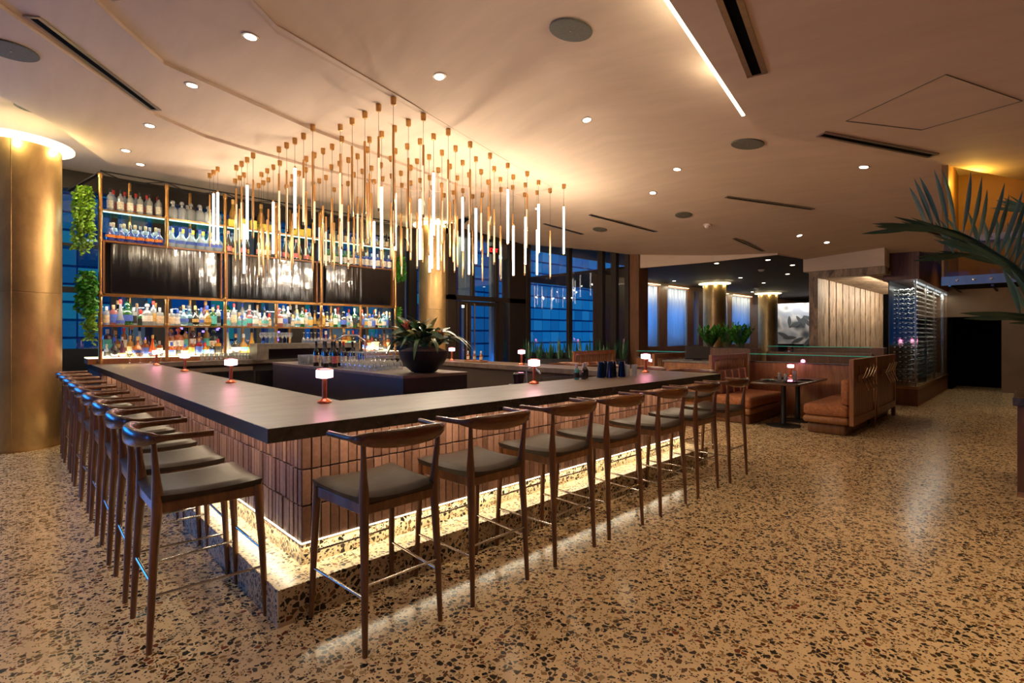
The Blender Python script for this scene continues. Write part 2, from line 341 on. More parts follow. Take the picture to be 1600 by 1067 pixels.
# slot light along the edge of the lowered plane
b = MB(); b.bar((2.03, -1.17, 3.875), (4.15, -.868, 3.775), .03, .03)
b.bar((.9, -1.33, 3.925), (2.03, -1.17, 3.875), .03, .03)
t = empty('cove_light', (2.1, -1.15, 3.88)); tag(t, 'long bright yellow slot light along the ceiling step', 'ceiling light')
o = b.build('diffuser', 'led_line'); o.parent = t; o.matrix_parent_inverse = Matrix.Translation(-t.location)
for x, y, z in ((1.5, -1.2, 3.93), (2.5, -1.06, 3.87), (3.5, -.92, 3.82)):
    lamp('slot_glow', 'POINT', (x, y, z), 5, YEL, .05)

# enclosing walls (right, behind the camera, left, far)
def wallbox(name, x0, x1, y0, y1, z0, z1, m_, lab=None): return struct(MB().box(x0, x1, y0, y1, z0, z1).build(name, m_), lab)
wallbox('wall_behind_camera', -9, 34, -12.2, -12, 0, 4.6, 'back')
wallbox('wall_left', -9.2, -9, -12, 9.2, 0, .9, 'back')
wallbox('wall_left', -9.2, -9, -12, 9.2, 3.7, 4.5, 'back')
for k in range(9): wallbox('trim_%d' % (k + 10), -9.2, -9, -12 + k * 2.6, -11.7 + k * 2.6, .9, 3.7, 'mullion')
# back window wall y = 8.95
b = MB().box(-9, 6.9, 8.95, 9.2, 0, 1.28); struct(b.build('wall_back', 'black'), 'dark low wall under the street windows')
wallbox('wall_back', -9, 6.9, 8.9, 9.2, 4.1, 4.45, 'mullion', 'dark window head')
xs = [-3, -1.15, .18, 1.45, 2.7, 3.95, 5.2, 6.35]
for k, x in enumerate(xs[:-1]):
    struct(MB().box(x, xs[k + 1], 9.02, 9.03, 1.28, 4.1).build('window_%d' % (k + 1), 'pane'), 'tall dark tinted street window pane')
b = MB()
for k, x in enumerate(xs): b.box(x - .05, x + .05, 8.95, 9.12, 1.28, 4.1)
b.box(-3, 6.4, 8.97, 9.1, 2.28, 2.38); b.box(-3, 6.4, 8.97, 9.1, 3.1, 3.15)
struct(b.build('trim_1', 'mullion'), 'dark bronze window mullions')
b = MB()
for x, w in ((-.42, .0), (.35, .34), (2.35, .34), (3.0, .16), (4.5, .3), (5.9, .34), (6.5, .3)):
    if w: b.box(x, x + w, 9.25, 9.5, 0, 4.4)
struct(b.build('trim_2', 'fin'), 'pale facade piers glowing blue at dusk')
b = MB()
for x, w in ((.75, .3), (3.3, .35), (6.0, .25), (6.45, .25)): b.box(x, x + w, 8.8, 8.94, 1.2, 4.1)
struct(b.build('trim_3', 'mullion'), 'dark window piers')
# entrance vestibule y = 6.9
b = MB(); b.box(6.3, 9.0, 6.9, 7.0, 2.38, 2.5); b.box(6.3, 6.55, 6.9, 7.05, 0, 4.1); b.box(7.05, 7.13, 6.9, 7.0, 2.5, 4.1); b.box(7.85, 7.95, 6.9, 7.0, 2.5, 4.1)
b.box(8.35, 9.05, 6.9, 7.2, 0, 4.05); b.box(6.3, 9.0, 6.88, 7.05, 3.95, 4.4); b.box(7.95, 8.1, 6.9, 7.05, 0, 2.4)
struct(b.build('wall_entrance', 'mullion'), 'dark bronze framing of the entrance')
struct(MB().box(6.55, 8.35, 6.95, 6.96, 2.5, 3.95).build('window_10', 'pane'), 'transom glazing over the entrance doors')
struct(MB().box(8.1, 8.35, 6.95, 6.96, 0, 2.38).build('window_11', 'pane'), 'narrow sidelight beside the entrance doors')
for k, (x0, x1) in enumerate(((6.58, 6.93), (6.95, 7.93))):
    t = struct(empty('door_%d' % (k + 1), (x0, 6.95, 0)), 'glazed entrance door with tall pull handle')
    w = x1 - x0; b = MB(); b.box(0, .08, -.03, .03, 0, 2.36); b.box(w - .08, w, -.03, .03, 0, 2.36); b.box(.08, w - .08, -.03, .03, 2.26, 2.36); b.box(.08, w - .08, -.03, .03, 0, .25)
    b.build('door_frame', 'mullion', t); MB().box(.08, w - .08, -.005, .005, .25, 2.26).build('door_glass', 'pane', t)
    hx = .14 if k else w - .1
    MB().tube([(hx, -.03, .8), (hx, -.10, .8), (hx, -.10, 2.3), (hx, -.03, 2.3)], .014, 8).build('door_handle', 'brass', t, smooth=40)
b = MB(); b.box(6.7, 6.95, 8.2, 8.4, 0, 4.3); b.box(7.75, 7.9, 8.0, 8.2, 0, 4.3); b.box(8.14, 8.3, 7.4, 7.5, 0, 4.3); b.box(7.08, 7.22, 7.4, 7.5, 2.5, 4.3)
struct(b.build('trim_4', 'fin'), 'pale vestibule piers glowing blue')
# angled street glazing from (8.91,6.84) to (10.53,4.57)
ga, gb = Vector((9.0, 6.84, 0)), Vector((10.53, 4.6, 0)); gd = gb - ga
def gp(t, z): p = ga + gd * t; return (p.x, p.y, z)
for k, (t0, t1) in enumerate(((0, .40), (.43, .80), (.80, .97))):
    a, c_ = gp(t0, 1.06), gp(t1, 1.06); z0_, z1_ = 4.0 - .36 * t0, 4.0 - .36 * t1
    struct(MB().add([a, c_, (c_[0], c_[1], z1_), (a[0], a[1], z0_)], [(0, 1, 2, 3)]).build('window_%d' % (20 + k), 'pane'), 'large blue-lit street window beside the entrance')
b = MB()
for t_, w in ((0, .06), (.415, .1), (.73, .16), (.86, .16), (.985, .12)): b.bar(gp(t_, .0), gp(t_, 4.0), w, .14)
b.bar(gp(0, .55), gp(1, .55), .2, 1.0)
struct(b.build('trim_5', 'mullion'), 'dark bronze frame of the street windows')
struct(MB().bar(gp(.405, 1.06), gp(.405, 2.6), .05, .05).build('trim_6', 'fin'), 'thin pale blue-lit window edge')
# wood pier at the end of the glazing, low wood wall and the dining room window wall
wallbox('wall_pier', 10.5, 10.95, 4.3, 4.62, 0, 3.66, 'panel', 'tall brown wood pier beside the street windows')
b = MB(); b.box(11, 34, 6.0, 6.15, 0, 1.14); b.box(11, 34, 6.0, 6.15, 3.16, 3.35)
for x0, x1 in ((11, 13.2), (14.5, 15.05), (16.5, 17.0), (17.4, 18.9), (19.96, 20.4), (22.4, 34)): b.box(x0, x1, 6.0, 6.15, 1.14, 3.16)
struct(b.build('wall_dining', 'panel'), 'brown wood wall between the curtained dining windows')
b = MB()
for x0, x1 in ((13.2, 14.5), (15.05, 16.5), (17.0, 17.4), (18.9, 19.96), (20.4, 22.4)): b.box(x0, x1, 6.12, 6.13, 1.14, 3.16)
struct(b.build('window_30', 'pane'), 'dining room windows behind sheer curtains')
def curtain(x0, x1, lab):
    n = int((x1 - x0) / .02); v = []; f = []
    for i in range(n + 1):
        x = x0 + (x1 - x0) * i / n; y = 6.05 + .035 * sin(i * .85) + .015 * sin(i * .31 + x0)
        v += [(x, y, 1.16), (x, y, 3.15)]
    f = [(2 * i, 2 * i + 2, 2 * i + 3, 2 * i + 1) for i in range(n)]
    o = MB().add(v, f).build('sheer_curtain', 'curtain', smooth=60)
    s_ = o.modifiers.new('thickness', 'SOLIDIFY'); s_.thickness = .003
    tag(o, lab, 'curtain', 'sheer curtains in the dining room windows')
for k, (x0, x1) in enumerate(((13.22, 14.48), (15.07, 16.48), (18.92, 19.94), (20.42, 22.38))):
    curtain(x0, x1, 'pale blue sheer curtain, %s from the left in the dining room windows' % ORD[k])
    MB_ = MB().box(x0, x1, 5.93, 5.97, 3.2, 3.22); tag(MB_.build('curtain_light', 'cove'), 'thin lit strip above the %s curtain from the left' % ORD[k], 'light', 'curtain strip lights')
    lamp('curtain_glow', 'AREA', ((x0 + x1) / 2, 5.85, 3.2), 9, (1, .86, .6), x1 - x0, .05, (R(18), 0, 0))
    lamp('street_glow', 'AREA', ((x0 + x1) / 2, 6.6, 2.1), 90, (.28, .58, 1), x1 - x0, 1.8, (R(-90), 0, 0))
wallbox('wall_dining', 33.8, 34, -3, 6, 0, 3.4, 'panel')
# ribbed oak portal
b = MB(); b.box(12.0, 12.35, .56, .74, 1.1, 2.98); b.box(12.0, 12.35, -.70, .56, 2.82, 2.98)
struct(b.build('wall_portal', 'rib'), 'wire-brushed oak portal frame')
b = MB()
for k in range(13):
    x = 12.4 + k * .62; b.box(x, x + .53, .58, .66, 1.1, 2.84); b.box(x, x + .53, -.7, .58, 2.84, 2.92)
struct(b.build('wall_ribbed', 'rib'), 'ribbed wall and soffit of brushed oak boards')
wallbox('wall_ribbed', 12.35, 20.5, .66, .78, 0, 3.4, 'grout', 'dark backing between the oak boards')
wallbox('wall_ribbed', 20.4, 20.5, -.7, .66, 0, 3.0, 'panel')
wallbox('wall_beam', 11.95, 12.45, -.70, .85, 2.98, 3.36, 'ceil', 'cream plaster beam over the oak portal')
wallbox('wall_low', 11.6, 11.9, -.75, .95, 0, 1.26, 'panel', 'low wood wall in front of the oak portal')
lamp('portal_wash', 'AREA', (13.2, -.35, 2.75), 26, (1, .86, .66), 1.2, .1, (R(65), 0, 0))
lamp('portal_wash', 'AREA', (15.3, -.35, 2.75), 38, (1, .86, .66), 3, .1, (R(65), 0, 0))
lamp('portal_wash', 'AREA', (18, -.35, 2.75), 50, (1, .86, .66), 3, .1, (R(65), 0, 0))
# corridor beyond, right
b = MB(); b.box(17.6, 17.8, -2.75, -2.27, 0, 2.02); b.box(17.6, 17.8, -8, -1.16, 2.02, 3.2)
struct(b.build('wall_corridor', 'back'), 'plaster wall over a black corridor opening')
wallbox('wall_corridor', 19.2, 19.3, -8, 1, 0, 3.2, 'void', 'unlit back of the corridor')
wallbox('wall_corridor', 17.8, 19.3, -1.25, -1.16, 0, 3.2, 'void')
wallbox('wall_corridor', 17.55, 17.6, -8, -2.78, 0, 2.02, 'void', 'black panel painted as the shade of an opening at the far right')  # solid black sheet, the shade of an opening put into its colour
lamp('vine_spot', 'SPOT', (-.6, 6.4, 4.1), 40, (1, .85, .6), .05, rot=(R(35), 0, R(-10)), spot=60)  # spot without a fixture, added to brighten the vines
lamp('corridor_wash', 'SPOT', (15.6, -2.2, 3.0), 30, WARM, .1, rot=(R(0), R(-55), 0), spot=80)

# ================================================================ COLUMNS
def column(x, y, r, z, seam, lab):
    t = empty('gilded_column', (x, y, 0)); tag(t, lab, 'column')
    b = MB()
    b.lathe([(r, 0), (r, z * .5), (r - .006, z * .5 + .004), (r - .006, z * .5 + .01), (r, z * .5 + .014), (r, z - .10)], n=64)
    a = seam; b.box(-.004, .004, 0, .001, 0, .01)
    b.build('shaft', 'column', t, smooth=30)
    b = MB(); b.tube([(r * cos(seam), r * sin(seam), .02), (r * cos(seam), r * sin(seam), z - .1)], .006, 6); b.build('seam', 'column', t, smooth=60)
    MB().lathe([(r + .14, z - .055), (r + .14, z - .03)], n=48).build('cove_ring', 'cove', t)
    MB().lathe([(r + .015, 0), (r + .015, .012)], n=48).build('base_ring', 'brass', t)
    for k in range(6):
        q = k * pi / 3 + .5; lamp('column_cove_glow', 'POINT', ((r + .09) * cos(q), (r + .09) * sin(q), z - .12), 12 if r > .4 else 3.5, (1, .82, .42), .03, parent=t)
    return t
column(-1.13, 6.75, .46, 4.17, R(-98), 'huge gilded round column at the left edge')
column(6.32, 7.42, .42, 4.26, R(-80), 'gilded round column behind the bar beside the entrance doors')
column(15.92, 4.73, .37, 3.3, R(-90), 'gilded column in the dining room behind the bushy green plant')
column(21.6, 5.0, .37, 3.3, R(-90), 'gilded column beside the leaf mural in the dining room')

# ================================================================ BAR
bar = empty('bar_counter', (0, 0, 0)); tag(bar, 'large U-shaped bar with dark stone top and brown upright tile front', 'bar counter')
XF, YF = 4.55, 5.85          # extents of the tile fronts
b = MB()
b.prism([(-.3, -.33), (4.84, -.33), (4.84, 5.6), (4.22, 5.6), (4.22, .46), (.46, .46), (.46, 7.05), (.5, 8.06), (-.3, 8.06)], .996, 1.067)
b.build('countertop', 'counter', bar, bevel=.004)
b = MB()
b.prism([(-.302, -.332), (4.842, -.332), (4.842, 5.602), (4.84, 5.602), (4.84, -.33), (-.3, -.33), (-.3, 8.06), (-.302, 8.06)], .994, 1.0655)
b.build('counter_edge', 'counter_edge', bar)
# core body
b = MB(); b.box(.03, .42, .03, 7.9, .2, .99); b.box(.42, 4.52, .03, .42, .2, .99); b.box(4.25, 4.52, .42, 5.5, .2, .99)
b.build('core', 'grout', bar)
def tiles(rows, run, place, nm_):
    b = MB(); n = int(run / .0575)
    for rz in range(rows):
        z0 = .326 + rz * .212; z1 = min(z0 + .204, .99)
        for k in range(n):
            u0 = k * run / n + .0035; u1 = (k + 1) * run / n - .0035; dd = random.uniform(-.003, .004)
            place(b, u0, u1, z0 + random.uniform(0, .0015), z1, dd)
    return b
m, n, p = nm('brown_glazed_tile')
gi = n.nodes.new('ShaderNodeNewGeometry'); v = texco(n)
f1 = noise(n, v, 26, 5, .7)
mx = n.nodes.new('ShaderNodeMath'); mx.operation = 'MULTIPLY_ADD'; link(n, gi.outputs['Random Per Island'], mx.inputs[0]); mx.inputs[1].default_value = .45; 
sc_ = n.nodes.new('ShaderNodeMath'); sc_.operation = 'MULTIPLY'; link(n, f1, sc_.inputs[0]); sc_.inputs[1].default_value = .6; link(n, sc_.outputs[0], mx.inputs[2])
link(n, ramp(n, mx.outputs[0], [(.15, (.085, .040, .028)), (.45, (.185, .092, .064)), (.8, (.33, .185, .135))]), p.inputs['Base Color'])
p.inputs['Roughness'].default_value = .34; bump(n, p, f1, .5, .006); M['tile'] = m
tiles(4, XF, lambda b, u0, u1, z0, z1, d: b.box(u0, u1, 0 - d, .03, z0, z1), '').build('tile_front', 'tile', bar, bevel=.002)
tiles(4, 6.2, lambda b, u0, u1, z0, z1, d: b.box(0 - d, .03, u0 + .004, u1, z0, z1), '').build('tile_front', 'tile', bar, bevel=.002)
tiles(4, 5.5, lambda b, u0, u1, z0, z1, d: b.box(4.52, XF + d, u0 + .004, u1, z0, z1), '').build('tile_front', 'tile', bar, bevel=.002)
tiles(4, .29, lambda b, u0, u1, z0, z1, d: b.box(-.29 + u0, -.29 + u1, 6.2 - d, 6.23, z0, z1), '').build('tile_front', 'tile', bar, bevel=.002)
MB().box(-.29, .03, 6.23, 7.9, 0, .99).build('end_pier', 'grout', bar)
b = MB(); b.box(0, XF, 0, .4, .196, .322); b.box(0, .4, .4, 6.2, .196, .322); b.box(4.15, XF, .4, 5.5, .196, .322)
b.build('plinth', 'step', bar)
b = MB(); b.prism([(-.21, -.21), (4.76, -.21), (4.76, 5.6), (4.2, 5.6), (4.2, .5), (.5, .5), (.5, 7.9), (-.21, 7.9)], 0, .196)
b.build('foot_step', 'step', bar, bevel=.003)
b = MB(); b.box(-.001, XF + .001, -.006, 0, .318, .325); b.box(-.006, 0, -.001, 6.2, .318, .325)
b.build('light_strip', 'led_line', bar)
# step and underside strips
for k in range(3):
    lamp('step_strip', 'AREA', (.76 + k * 1.52, -.035, .312), 2.7, YEL, 1.5, .03, (R(-3), 0, 0), parent=bar)
    lamp('under_counter_strip', 'AREA', (.76 + k * 1.52, -.19, .985), 5.5, WARM2, 1.5, .03, (R(18), 0, 0), parent=bar)
for k in range(4):
    lamp('step_strip', 'AREA', (-.035, .78 + k * 1.55, .312), 3.0, YEL, .03, 1.5, (0, R(14), 0), parent=bar)
    lamp('under_counter_strip', 'AREA', (-.17, .78 + k * 1.55, .985), 4.5, WARM2, .03, 1.5, (0, R(-18), 0), parent=bar)
for k in range(3):
    lamp('step_strip', 'AREA', (XF + .035, .8 + k * 1.6, .312), 9, YEL, .03, 1.5, (0, R(-14), 0), parent=bar)
# island
t = empty('service_island', (1.6, 1.45, 0)); tag(t, 'black stone service island inside the bar under bowl, bottles and glasses', 'island')
MB().box(0, .82, 0, 3.55, 0, 1.09).build('body', 'island', t, bevel=.004); MB().box(-.005, .825, -.005, 3.555, 1.09, 1.12).build('top', 'counter', t, bevel=.003)
MB().box(.05, .2, -.012, -.004, .5, .8).build('access_panel', 'gloss_black', t)
# back counter with concrete portal
t = empty('back_counter', (0, 7.05, 0)); tag(t, 'dark stone back counter running below the bottle shelves', 'counter')
MB().box(.47, 5.3, 0, .9, 1.0, 1.067).build('worktop', 'concrete', t, bevel=.003)
MB().box(.5, 5.25, .12, .85, 0, 1.0).build('body', 'black', t)
b = MB()
for k in range(4): b.box(.62 + k * .72, 1.3 + k * .72, .10, .12, .12, .86)
b.build('fridge_door', 'gloss_black', t); MB().box(.5, 2.0, .09, .12, .88, .95).build('steel_rail', 'steel', t)
MB().box(.55, 2.0, -.002, .16, 1.068, 1.078).build('drip_mat', 'steel', t)
t = empty('stone_portal', (1.98, 6.85, 1.067)); tag(t, 'grey stone box over the back counter holding the stemmed glasses', 'stone portal')
b = MB(); b.box(0, .2, 0, .42, 0, .30); b.box(.2, 2.0, 0, .42, .20, .30); b.box(1.9, 2.0, 0, .42, 0, .2); b.build('surround', 'concrete', t, bevel=.003)
MB().box(.2, 1.9, .4, .42, 0, .2).build('recess_back', 'black', t)
t = empty('ice_machine', (2.4, 6.3, 0)); tag(t, 'steel under-counter machine beside the black island', 'machine')
MB().box(0, .8, 0, .5, 0, 1.02).build('body', 'gloss_black', t, bevel=.004); MB().box(0, .8, -.012, 0, .90, 1.01).build('steel_front', 'steel', t); MB().box(.1, .4, -.016, -.012, .93, .98).build('display', mat('blue_display', (.02, .1, .3), .3, emit=(.05, .3, .8), es=.5), t)

# ---------------------------------------------------------------- back bar shelving
PX = [-.19, .69, 1.58, 2.47, 3.36, 4.24, 5.10]
RX = [.25, 1.14, 2.02, 2.92, 3.8, 4.67]
bb = empty('back_bar_shelving', (0, 7.3, 1.067)); tag(bb, 'tall open brass and wood shelving of bottles behind the bar', 'shelving')
def zz(z): return z - 1.067
for xi, x in enumerate(PX):
    b = MB()
    if xi % 2: b.lathe([(.027, .0), (.027, zz(2.18))], (x, 0, 0), 12)
    else: b.lathe([(.027, .0), (.027, 2.98)], (x, 0, 0), 12)
    for z in ((1.10, 1.68, 2.14) if xi % 2 else (1.10, 1.68, 2.16, 3.02, 3.49, 4.02)):
        b.lathe([(.031, zz(z) - .04), (.035, zz(z) - .03), (.035, zz(z) + .03), (.031, zz(z) + .04)], (x, 0, 0), 12)
    b.build('post', 'brass', bb, smooth=40)
for x in PX[1::2]:
    b = MB(); b.lathe([(.027, zz(3.0)), (.027, 2.98)], (x, 0, 0), 12)
    for z in (3.05, 3.49, 4.02): b.lathe([(.031, zz(z) - .04), (.035, zz(z) - .03), (.035, zz(z) + .03), (.031, zz(z) + .04)], (x, 0, 0), 12)
    b.build('post', 'brass', bb, smooth=40)
for x in RX:
    b = MB(); b.lathe([(.027, .0), (.027, 3.03)], (x, .5, 0), 12); b.build('post', 'brass', bb, smooth=40)
b = MB(); b.bar((PX[0], 0, 3.03), (PX[-1], 0, 3.03), .02); b.bar((PX[0], .5, 3.03), (PX[-1], .5, 3.03), .02)
for i, x in enumerate(RX): b.bar((PX[i], 0, 3.03), (x, .5, 3.03), .012); b.bar((x, .5, 3.03), (PX[i + 1], 0, 3.03), .012)
b.bar((PX[0], 0, 3.0), (PX[0] - .35, .5, 2.75), .05, .02)
b.build('top_truss', 'dark_metal', bb)
MB().box(PX[0], PX[-1], .02, .5, zz(3.49) - .014, zz(3.49)).build('glass_shelf', 'shelf_glass', bb, label='upper shelf of green glass lit along its edge')
b = MB(); b.box(PX[0], PX[-1], -.01, .012, zz(3.49) - .03, zz(3.49) - .012); b.build('shelf_light', 'cyan', bb)
b = MB(); b.box(PX[0], PX[-1], -.03, .0, zz(3.49) - .01, zz(3.49) + .012); b.build('shelf_rail', 'brass', bb)
b = MB(); b.box(PX[0], PX[-1], -.02, .5, zz(3.02) - .03, zz(3.02)); b.build('shelf', 'copper_frame', bb, label='wooden shelf above the screens')
b = MB(); b.box(PX[0], PX[-1], -.03, .02, zz(2.16) - .025, zz(2.16) + .02); b.build('rail', 'brass', bb)
MB().box(PX[0], PX[-1], .0, .48, zz(1.68) - .012, zz(1.68)).build('shelf', 'glass', bb, label='clear glass bottle shelf')
b = MB(); b.box(PX[0], PX[-1], -.02, .0, zz(1.68) - .02, zz(1.68) + .005); b.box(PX[0], PX[-1], .48, .5, zz(1.68) - .02, zz(1.68) + .005); b.build('rail', 'brass', bb)
MB().box(PX[0] - .15, 5.2, .02, .55, 0, .085).build('ledge', 'copper_frame', bb, label='brown wood ledge')
MB().box(PX[0] - .15, 5.2, .03, .54, .086, .1).build('lit_ledge_top', 'ledge', bb, label='glowing white ledge under the bottles')
for k in range(3):
    lamp('glass_shelf_glow', 'AREA', (.7 + k * 1.75, .25, zz(3.49) - .04), 11, (.75, 1, .95), 1.7, .3, parent=bb)
    lamp('ledge_glow', 'AREA', (.7 + k * 1.75, .05, .12), 9, (1, .82, .5), 1.7, .03, (R(130), 0, 0), parent=bb)
    lamp('bottle_shelf_glow', 'AREA', (.7 + k * 1.75, -.02, zz(2.12)), 10, (1, .9, .75), 1.7, .04, (R(15), 0, 0), parent=bb)
# television screens
m, n, p = nm('screen_glass'); setc(p.inputs['Base Color'], (.006, .006, .008)); p.inputs['Roughness'].default_value = .09; p.inputs['Specular IOR Level'].default_value = 1; p.inputs['Coat Weight'].default_value = 1; p.inputs['Coat Roughness'].default_value = .1; p.inputs['IOR'].default_value = 1.7
bump(n, p, noise(n, texco(n, (1, 1, .06)), 7, 2, .4), .28, .05); M['screen'] = m
for k, (x0, x1, lab) in enumerate(((-.06, 1.45, 'leftmost black wall television reflecting the pendants'), (1.69, 3.20, 'middle black wall television of the three'), (3.46, 4.97, 'rightmost black wall television behind the bar'))):
    t = empty('television', (x0, 7.3, 2.19)); tag(t, lab, 'television', 'televisions behind the bar')
    w = x1 - x0
    b = MB(); b.box(0, w, .0, .06, 0, .80); b.build('casing', 'black', t, bevel=.004)
    MB().box(.012, w - .012, -.004, 0, .012, .788).build('screen', 'screen', t)
    MB().box(-.10, -.075, -.03, .16, -.03, .83).build('side_frame', 'copper_frame', t); MB().box(w + .05, w + .075, -.03, .16, -.03, .83).build('side_frame', 'copper_frame', t)
    MB().box(-.075, w + .05, .10, .12, -.02, .82).build('back_panel', 'black', t)

# ================================================================ BOTTLES
def prof_bottle(kind):
    return {
     'tall': [(.036, 0), (.038, .01), (.038, .19), (.030, .215), (.014, .235), (.013, .29)],
     'square': [(.045, 0), (.047, .01), (.047, .15), (.040, .175), (.015, .185), (.014, .225)],
     'round': [(.035, 0), (.055, .02), (.062, .07), (.052, .12), (.02, .16), (.014, .18), (.014, .245)],
     'slope': [(.052, 0), (.055, .01), (.050, .06), (.022, .17), (.014, .22), (.013, .29)],
     'champagne': [(.042, 0), (.044, .01), (.044, .13), (.034, .19), (.017, .24), (.014, .31)],
     'decanter': [(.055, 0), (.06, .01), (.06, .14), (.045, .175), (.016, .19), (.014, .22), (.028, .225), (.03, .25), (.018, .265)],
     'wine': [(.037, 0), (.038, .01), (.038, .18), (.030, .21), (.014, .235), (.013, .31)],
     'small': [(.028, 0), (.03, .01), (.03, .10), (.022, .12), (.011, .13), (.011, .17)],
    }[kind]
TOPZ = dict(tall=.29, square=.225, round=.245, slope=.29, champagne=.31, decanter=.265, wine=.31, small=.17)
BM = {}
def bmat(key):
    if key in BM: return BM[key]
    c = {'clear': (.75, .78, .76), 'blue': (.03, .12, .55), 'ltblue': (.25, .6, .75), 'amber': (.55, .17, .02), 'red': (.5, .03, .02), 'gold': (.75, .42, .04), 'green': (.03, .30, .06), 'dgreen': (.015, .04, .015), 'dark': (.02, .012, .008), 'pink': (.7, .25, .25), 'teal': (.04, .4, .4), 'orange': (.9, .22, .02), 'purple': (.15, .02, .1)}[key]
    body = .5 if key == 'clear' else .65
    BM[key] = glass('bottle_glass_' + key, tuple(min(1, x * .6 + .35) for x in c) if key != 'clear' else (.85, .9, .92), .12, .06, body, c); return BM[key]
CAPM = {k: mat('cap_' + k, c, .4) for k, c in {'red': (.55, .03, .02), 'black': (.01, .01, .01), 'blue': (.03, .08, .45), 'yellow': (.75, .5, .03), 'gold': (.7, .4, .12), 'white': (.7, .66, .6), 'cork': (.45, .26, .12), 'pink': (.8, .35, .3), 'green': (.02, .2, .05), 'steel': (.5, .5, .5)}.items()}
LABM = {k: mat('paper_' + k, c, .7, var=.35, vs=60) for k, c in {'white': (.75, .70, .60), 'cream': (.66, .52, .32), 'pink': (.75, .20, .18), 'blue': (.08, .15, .55), 'black': (.02, .02, .02), 'gold': (.60, .38, .10), 'yellow': (.8, .6, .08), 'red': (.6, .04, .03), 'orange': (.9, .25, .03), 'teal': (.1, .45, .4)}.items()}
PROTO = {}
def bottle(kind, body, cap, lab, loc, label, group, scale=1.0, name='bottle'):
    key = (kind, body, cap, lab)
    if key not in PROTO:
        pr = prof_bottle(kind); nn = 4 if kind == 'square' else 12
        bm = MB().lathe(pr, n=12)
        me = bm.mesh('bottle', bmat(body), 50)
        zc = TOPZ[kind]; b2 = MB().lathe([(.0155, zc - .035), (.0165, zc - .03), (.0165, zc + .012), (.014, zc + .016)], n=10).mesh('cap', CAPM[cap], 40) if kind != 'decanter' else None
        b3 = None
        if lab:
            r0 = {'tall': .0385, 'square': .0478, 'round': .0615, 'slope': .053, 'champagne': .0445, 'wine': .0386, 'small': .0305, 'decanter': .0605}[kind]
            z0, z1 = {'tall': (.05, .15), 'square': (.03, .13), 'round': (.05, .09), 'slope': (.02, .06), 'champagne': (.03, .10), 'wine': (.05, .14), 'small': (.02, .08), 'decanter': (.05, .12)}[kind]
            b3 = MB(); nq = 14
            v = []; 
            for k in range(nq):
                a = -pi * .95 + k * (pi * .9) / (nq - 1)
                v += [(r0 * cos(a), r0 * sin(a), z0), (r0 * cos(a), r0 * sin(a), z1)]
            b3.add(v, [(2 * k, 2 * k + 2, 2 * k + 3, 2 * k + 1) for k in range(nq - 1)])
            b3 = b3.mesh('paper_label', LABM[lab], 60)
        PROTO[key] = (me, b2, b3)
    me, b2, b3 = PROTO[key]
    o = bpy.data.objects.new(name, me); C.objects.link(o); o.location = loc; scale *= 1.2 if (loc[1] > 7.3 and loc[2] < 3.4 and not (loc[2] > 3 and scale > 1.2)) else (1.12 if loc[1] > 7.3 else 1); o.scale = (scale,) * 3; o.rotation_euler = (0, 0, random.uniform(-.5, .5) - R(25))
    tag(o, label, 'bottle', group)
    for m_, nn in ((b2, 'cap'), (b3, 'paper_label')):
        if m_: c = bpy.data.objects.new(nn, m_); C.objects.link(c); c.parent = o
    return o
# runs of look-alike bottles: (kind, body, cap, label, x0, x1, n, y, z, scale, description, place)
def run(kind, body, cap, lab, x0, x1, n, y, z, sc, desc, place, jig=.01):
    for k in range(n):
        x = x0 + (x1 - x0) * (k / (n - 1) if n > 1 else 0)
        bottle(kind, body, cap, lab, (x, y + random.uniform(-jig, jig), z), '%s, %s from left %s' % (desc, ORD[k], place), desc + 's ' + place, sc)
zt, zm, zb, zl = 3.492, 3.022, 1.682, 1.168
run('tall', 'clear', 'black', 'white', -.05, .60, 6, 7.42, zt, 1.12, 'clear bottle with red collar', 'in the front row of the top shelf')
run('tall', 'clear', 'red', 'pink', .0, .60, 5, 7.54, zt, 1.12, 'clear bottle with red cap', 'in the back row of the top shelf')
run('decanter', 'clear', 'steel', None, .80, 1.48, 6, 7.44, zt, 1.15, 'stoppered clear decanter bottle', 'in the front row of the top shelf')
run('square', 'clear', 'steel', 'black', .84, 1.48, 4, 7.60, zt, 1.25, 'wide clear bottle', 'at the back of the top shelf')
run('round', 'blue', 'steel', 'orange', -.05, .60, 6, 7.40, zm, .95, 'blue and orange round bottle', 'above the left television')
run('square', 'clear', 'cork', 'blue', .0, .58, 5, 7.56, zm, 1.15, 'clear bottle with a stopper', 'at the back above the left television')
run('round', 'clear', 'blue', 'blue', .76, 1.50, 6, 7.40, zm, 1.15, 'frosted round bottle with blue cap', 'above the left television')
run('round', 'clear', 'yellow', 'yellow', .82, 1.44, 5, 7.54, zm, 1.15, 'frosted round bottle with yellow cap', 'above the left television')
run('champagne', 'dark', 'pink', 'pink', 1.66, 2.20, 3, 7.40, zm, 1.05, 'dark champagne bottle with pink foil', 'above the middle television')
run('champagne', 'dark', 'black', 'gold', 1.76, 2.26, 3, 7.50, zm, 1.0, 'black champagne bottle with gold label', 'above the middle television')
run('champagne', 'gold', 'yellow', 'white', 2.36, 2.55, 2, 7.42, zm, 1.15, 'golden champagne bottle', 'above the middle television')
run('champagne', 'dark', 'pink', 'pink', 2.68, 3.10, 3, 7.40, zm, 1.05, 'dark champagne bottle with rose label', 'over right half of middle television')
run('champagne', 'dark', 'black', 'gold', 2.76, 3.24, 3, 7.50, zm, 1.0, 'black champagne bottle with gold shield', 'over right half of middle television')
run('square', 'green', 'green', 'white', 3.46, 4.06, 6, 7.42, zm, 1.05, 'pale green square bottle with white label', 'above the right television')
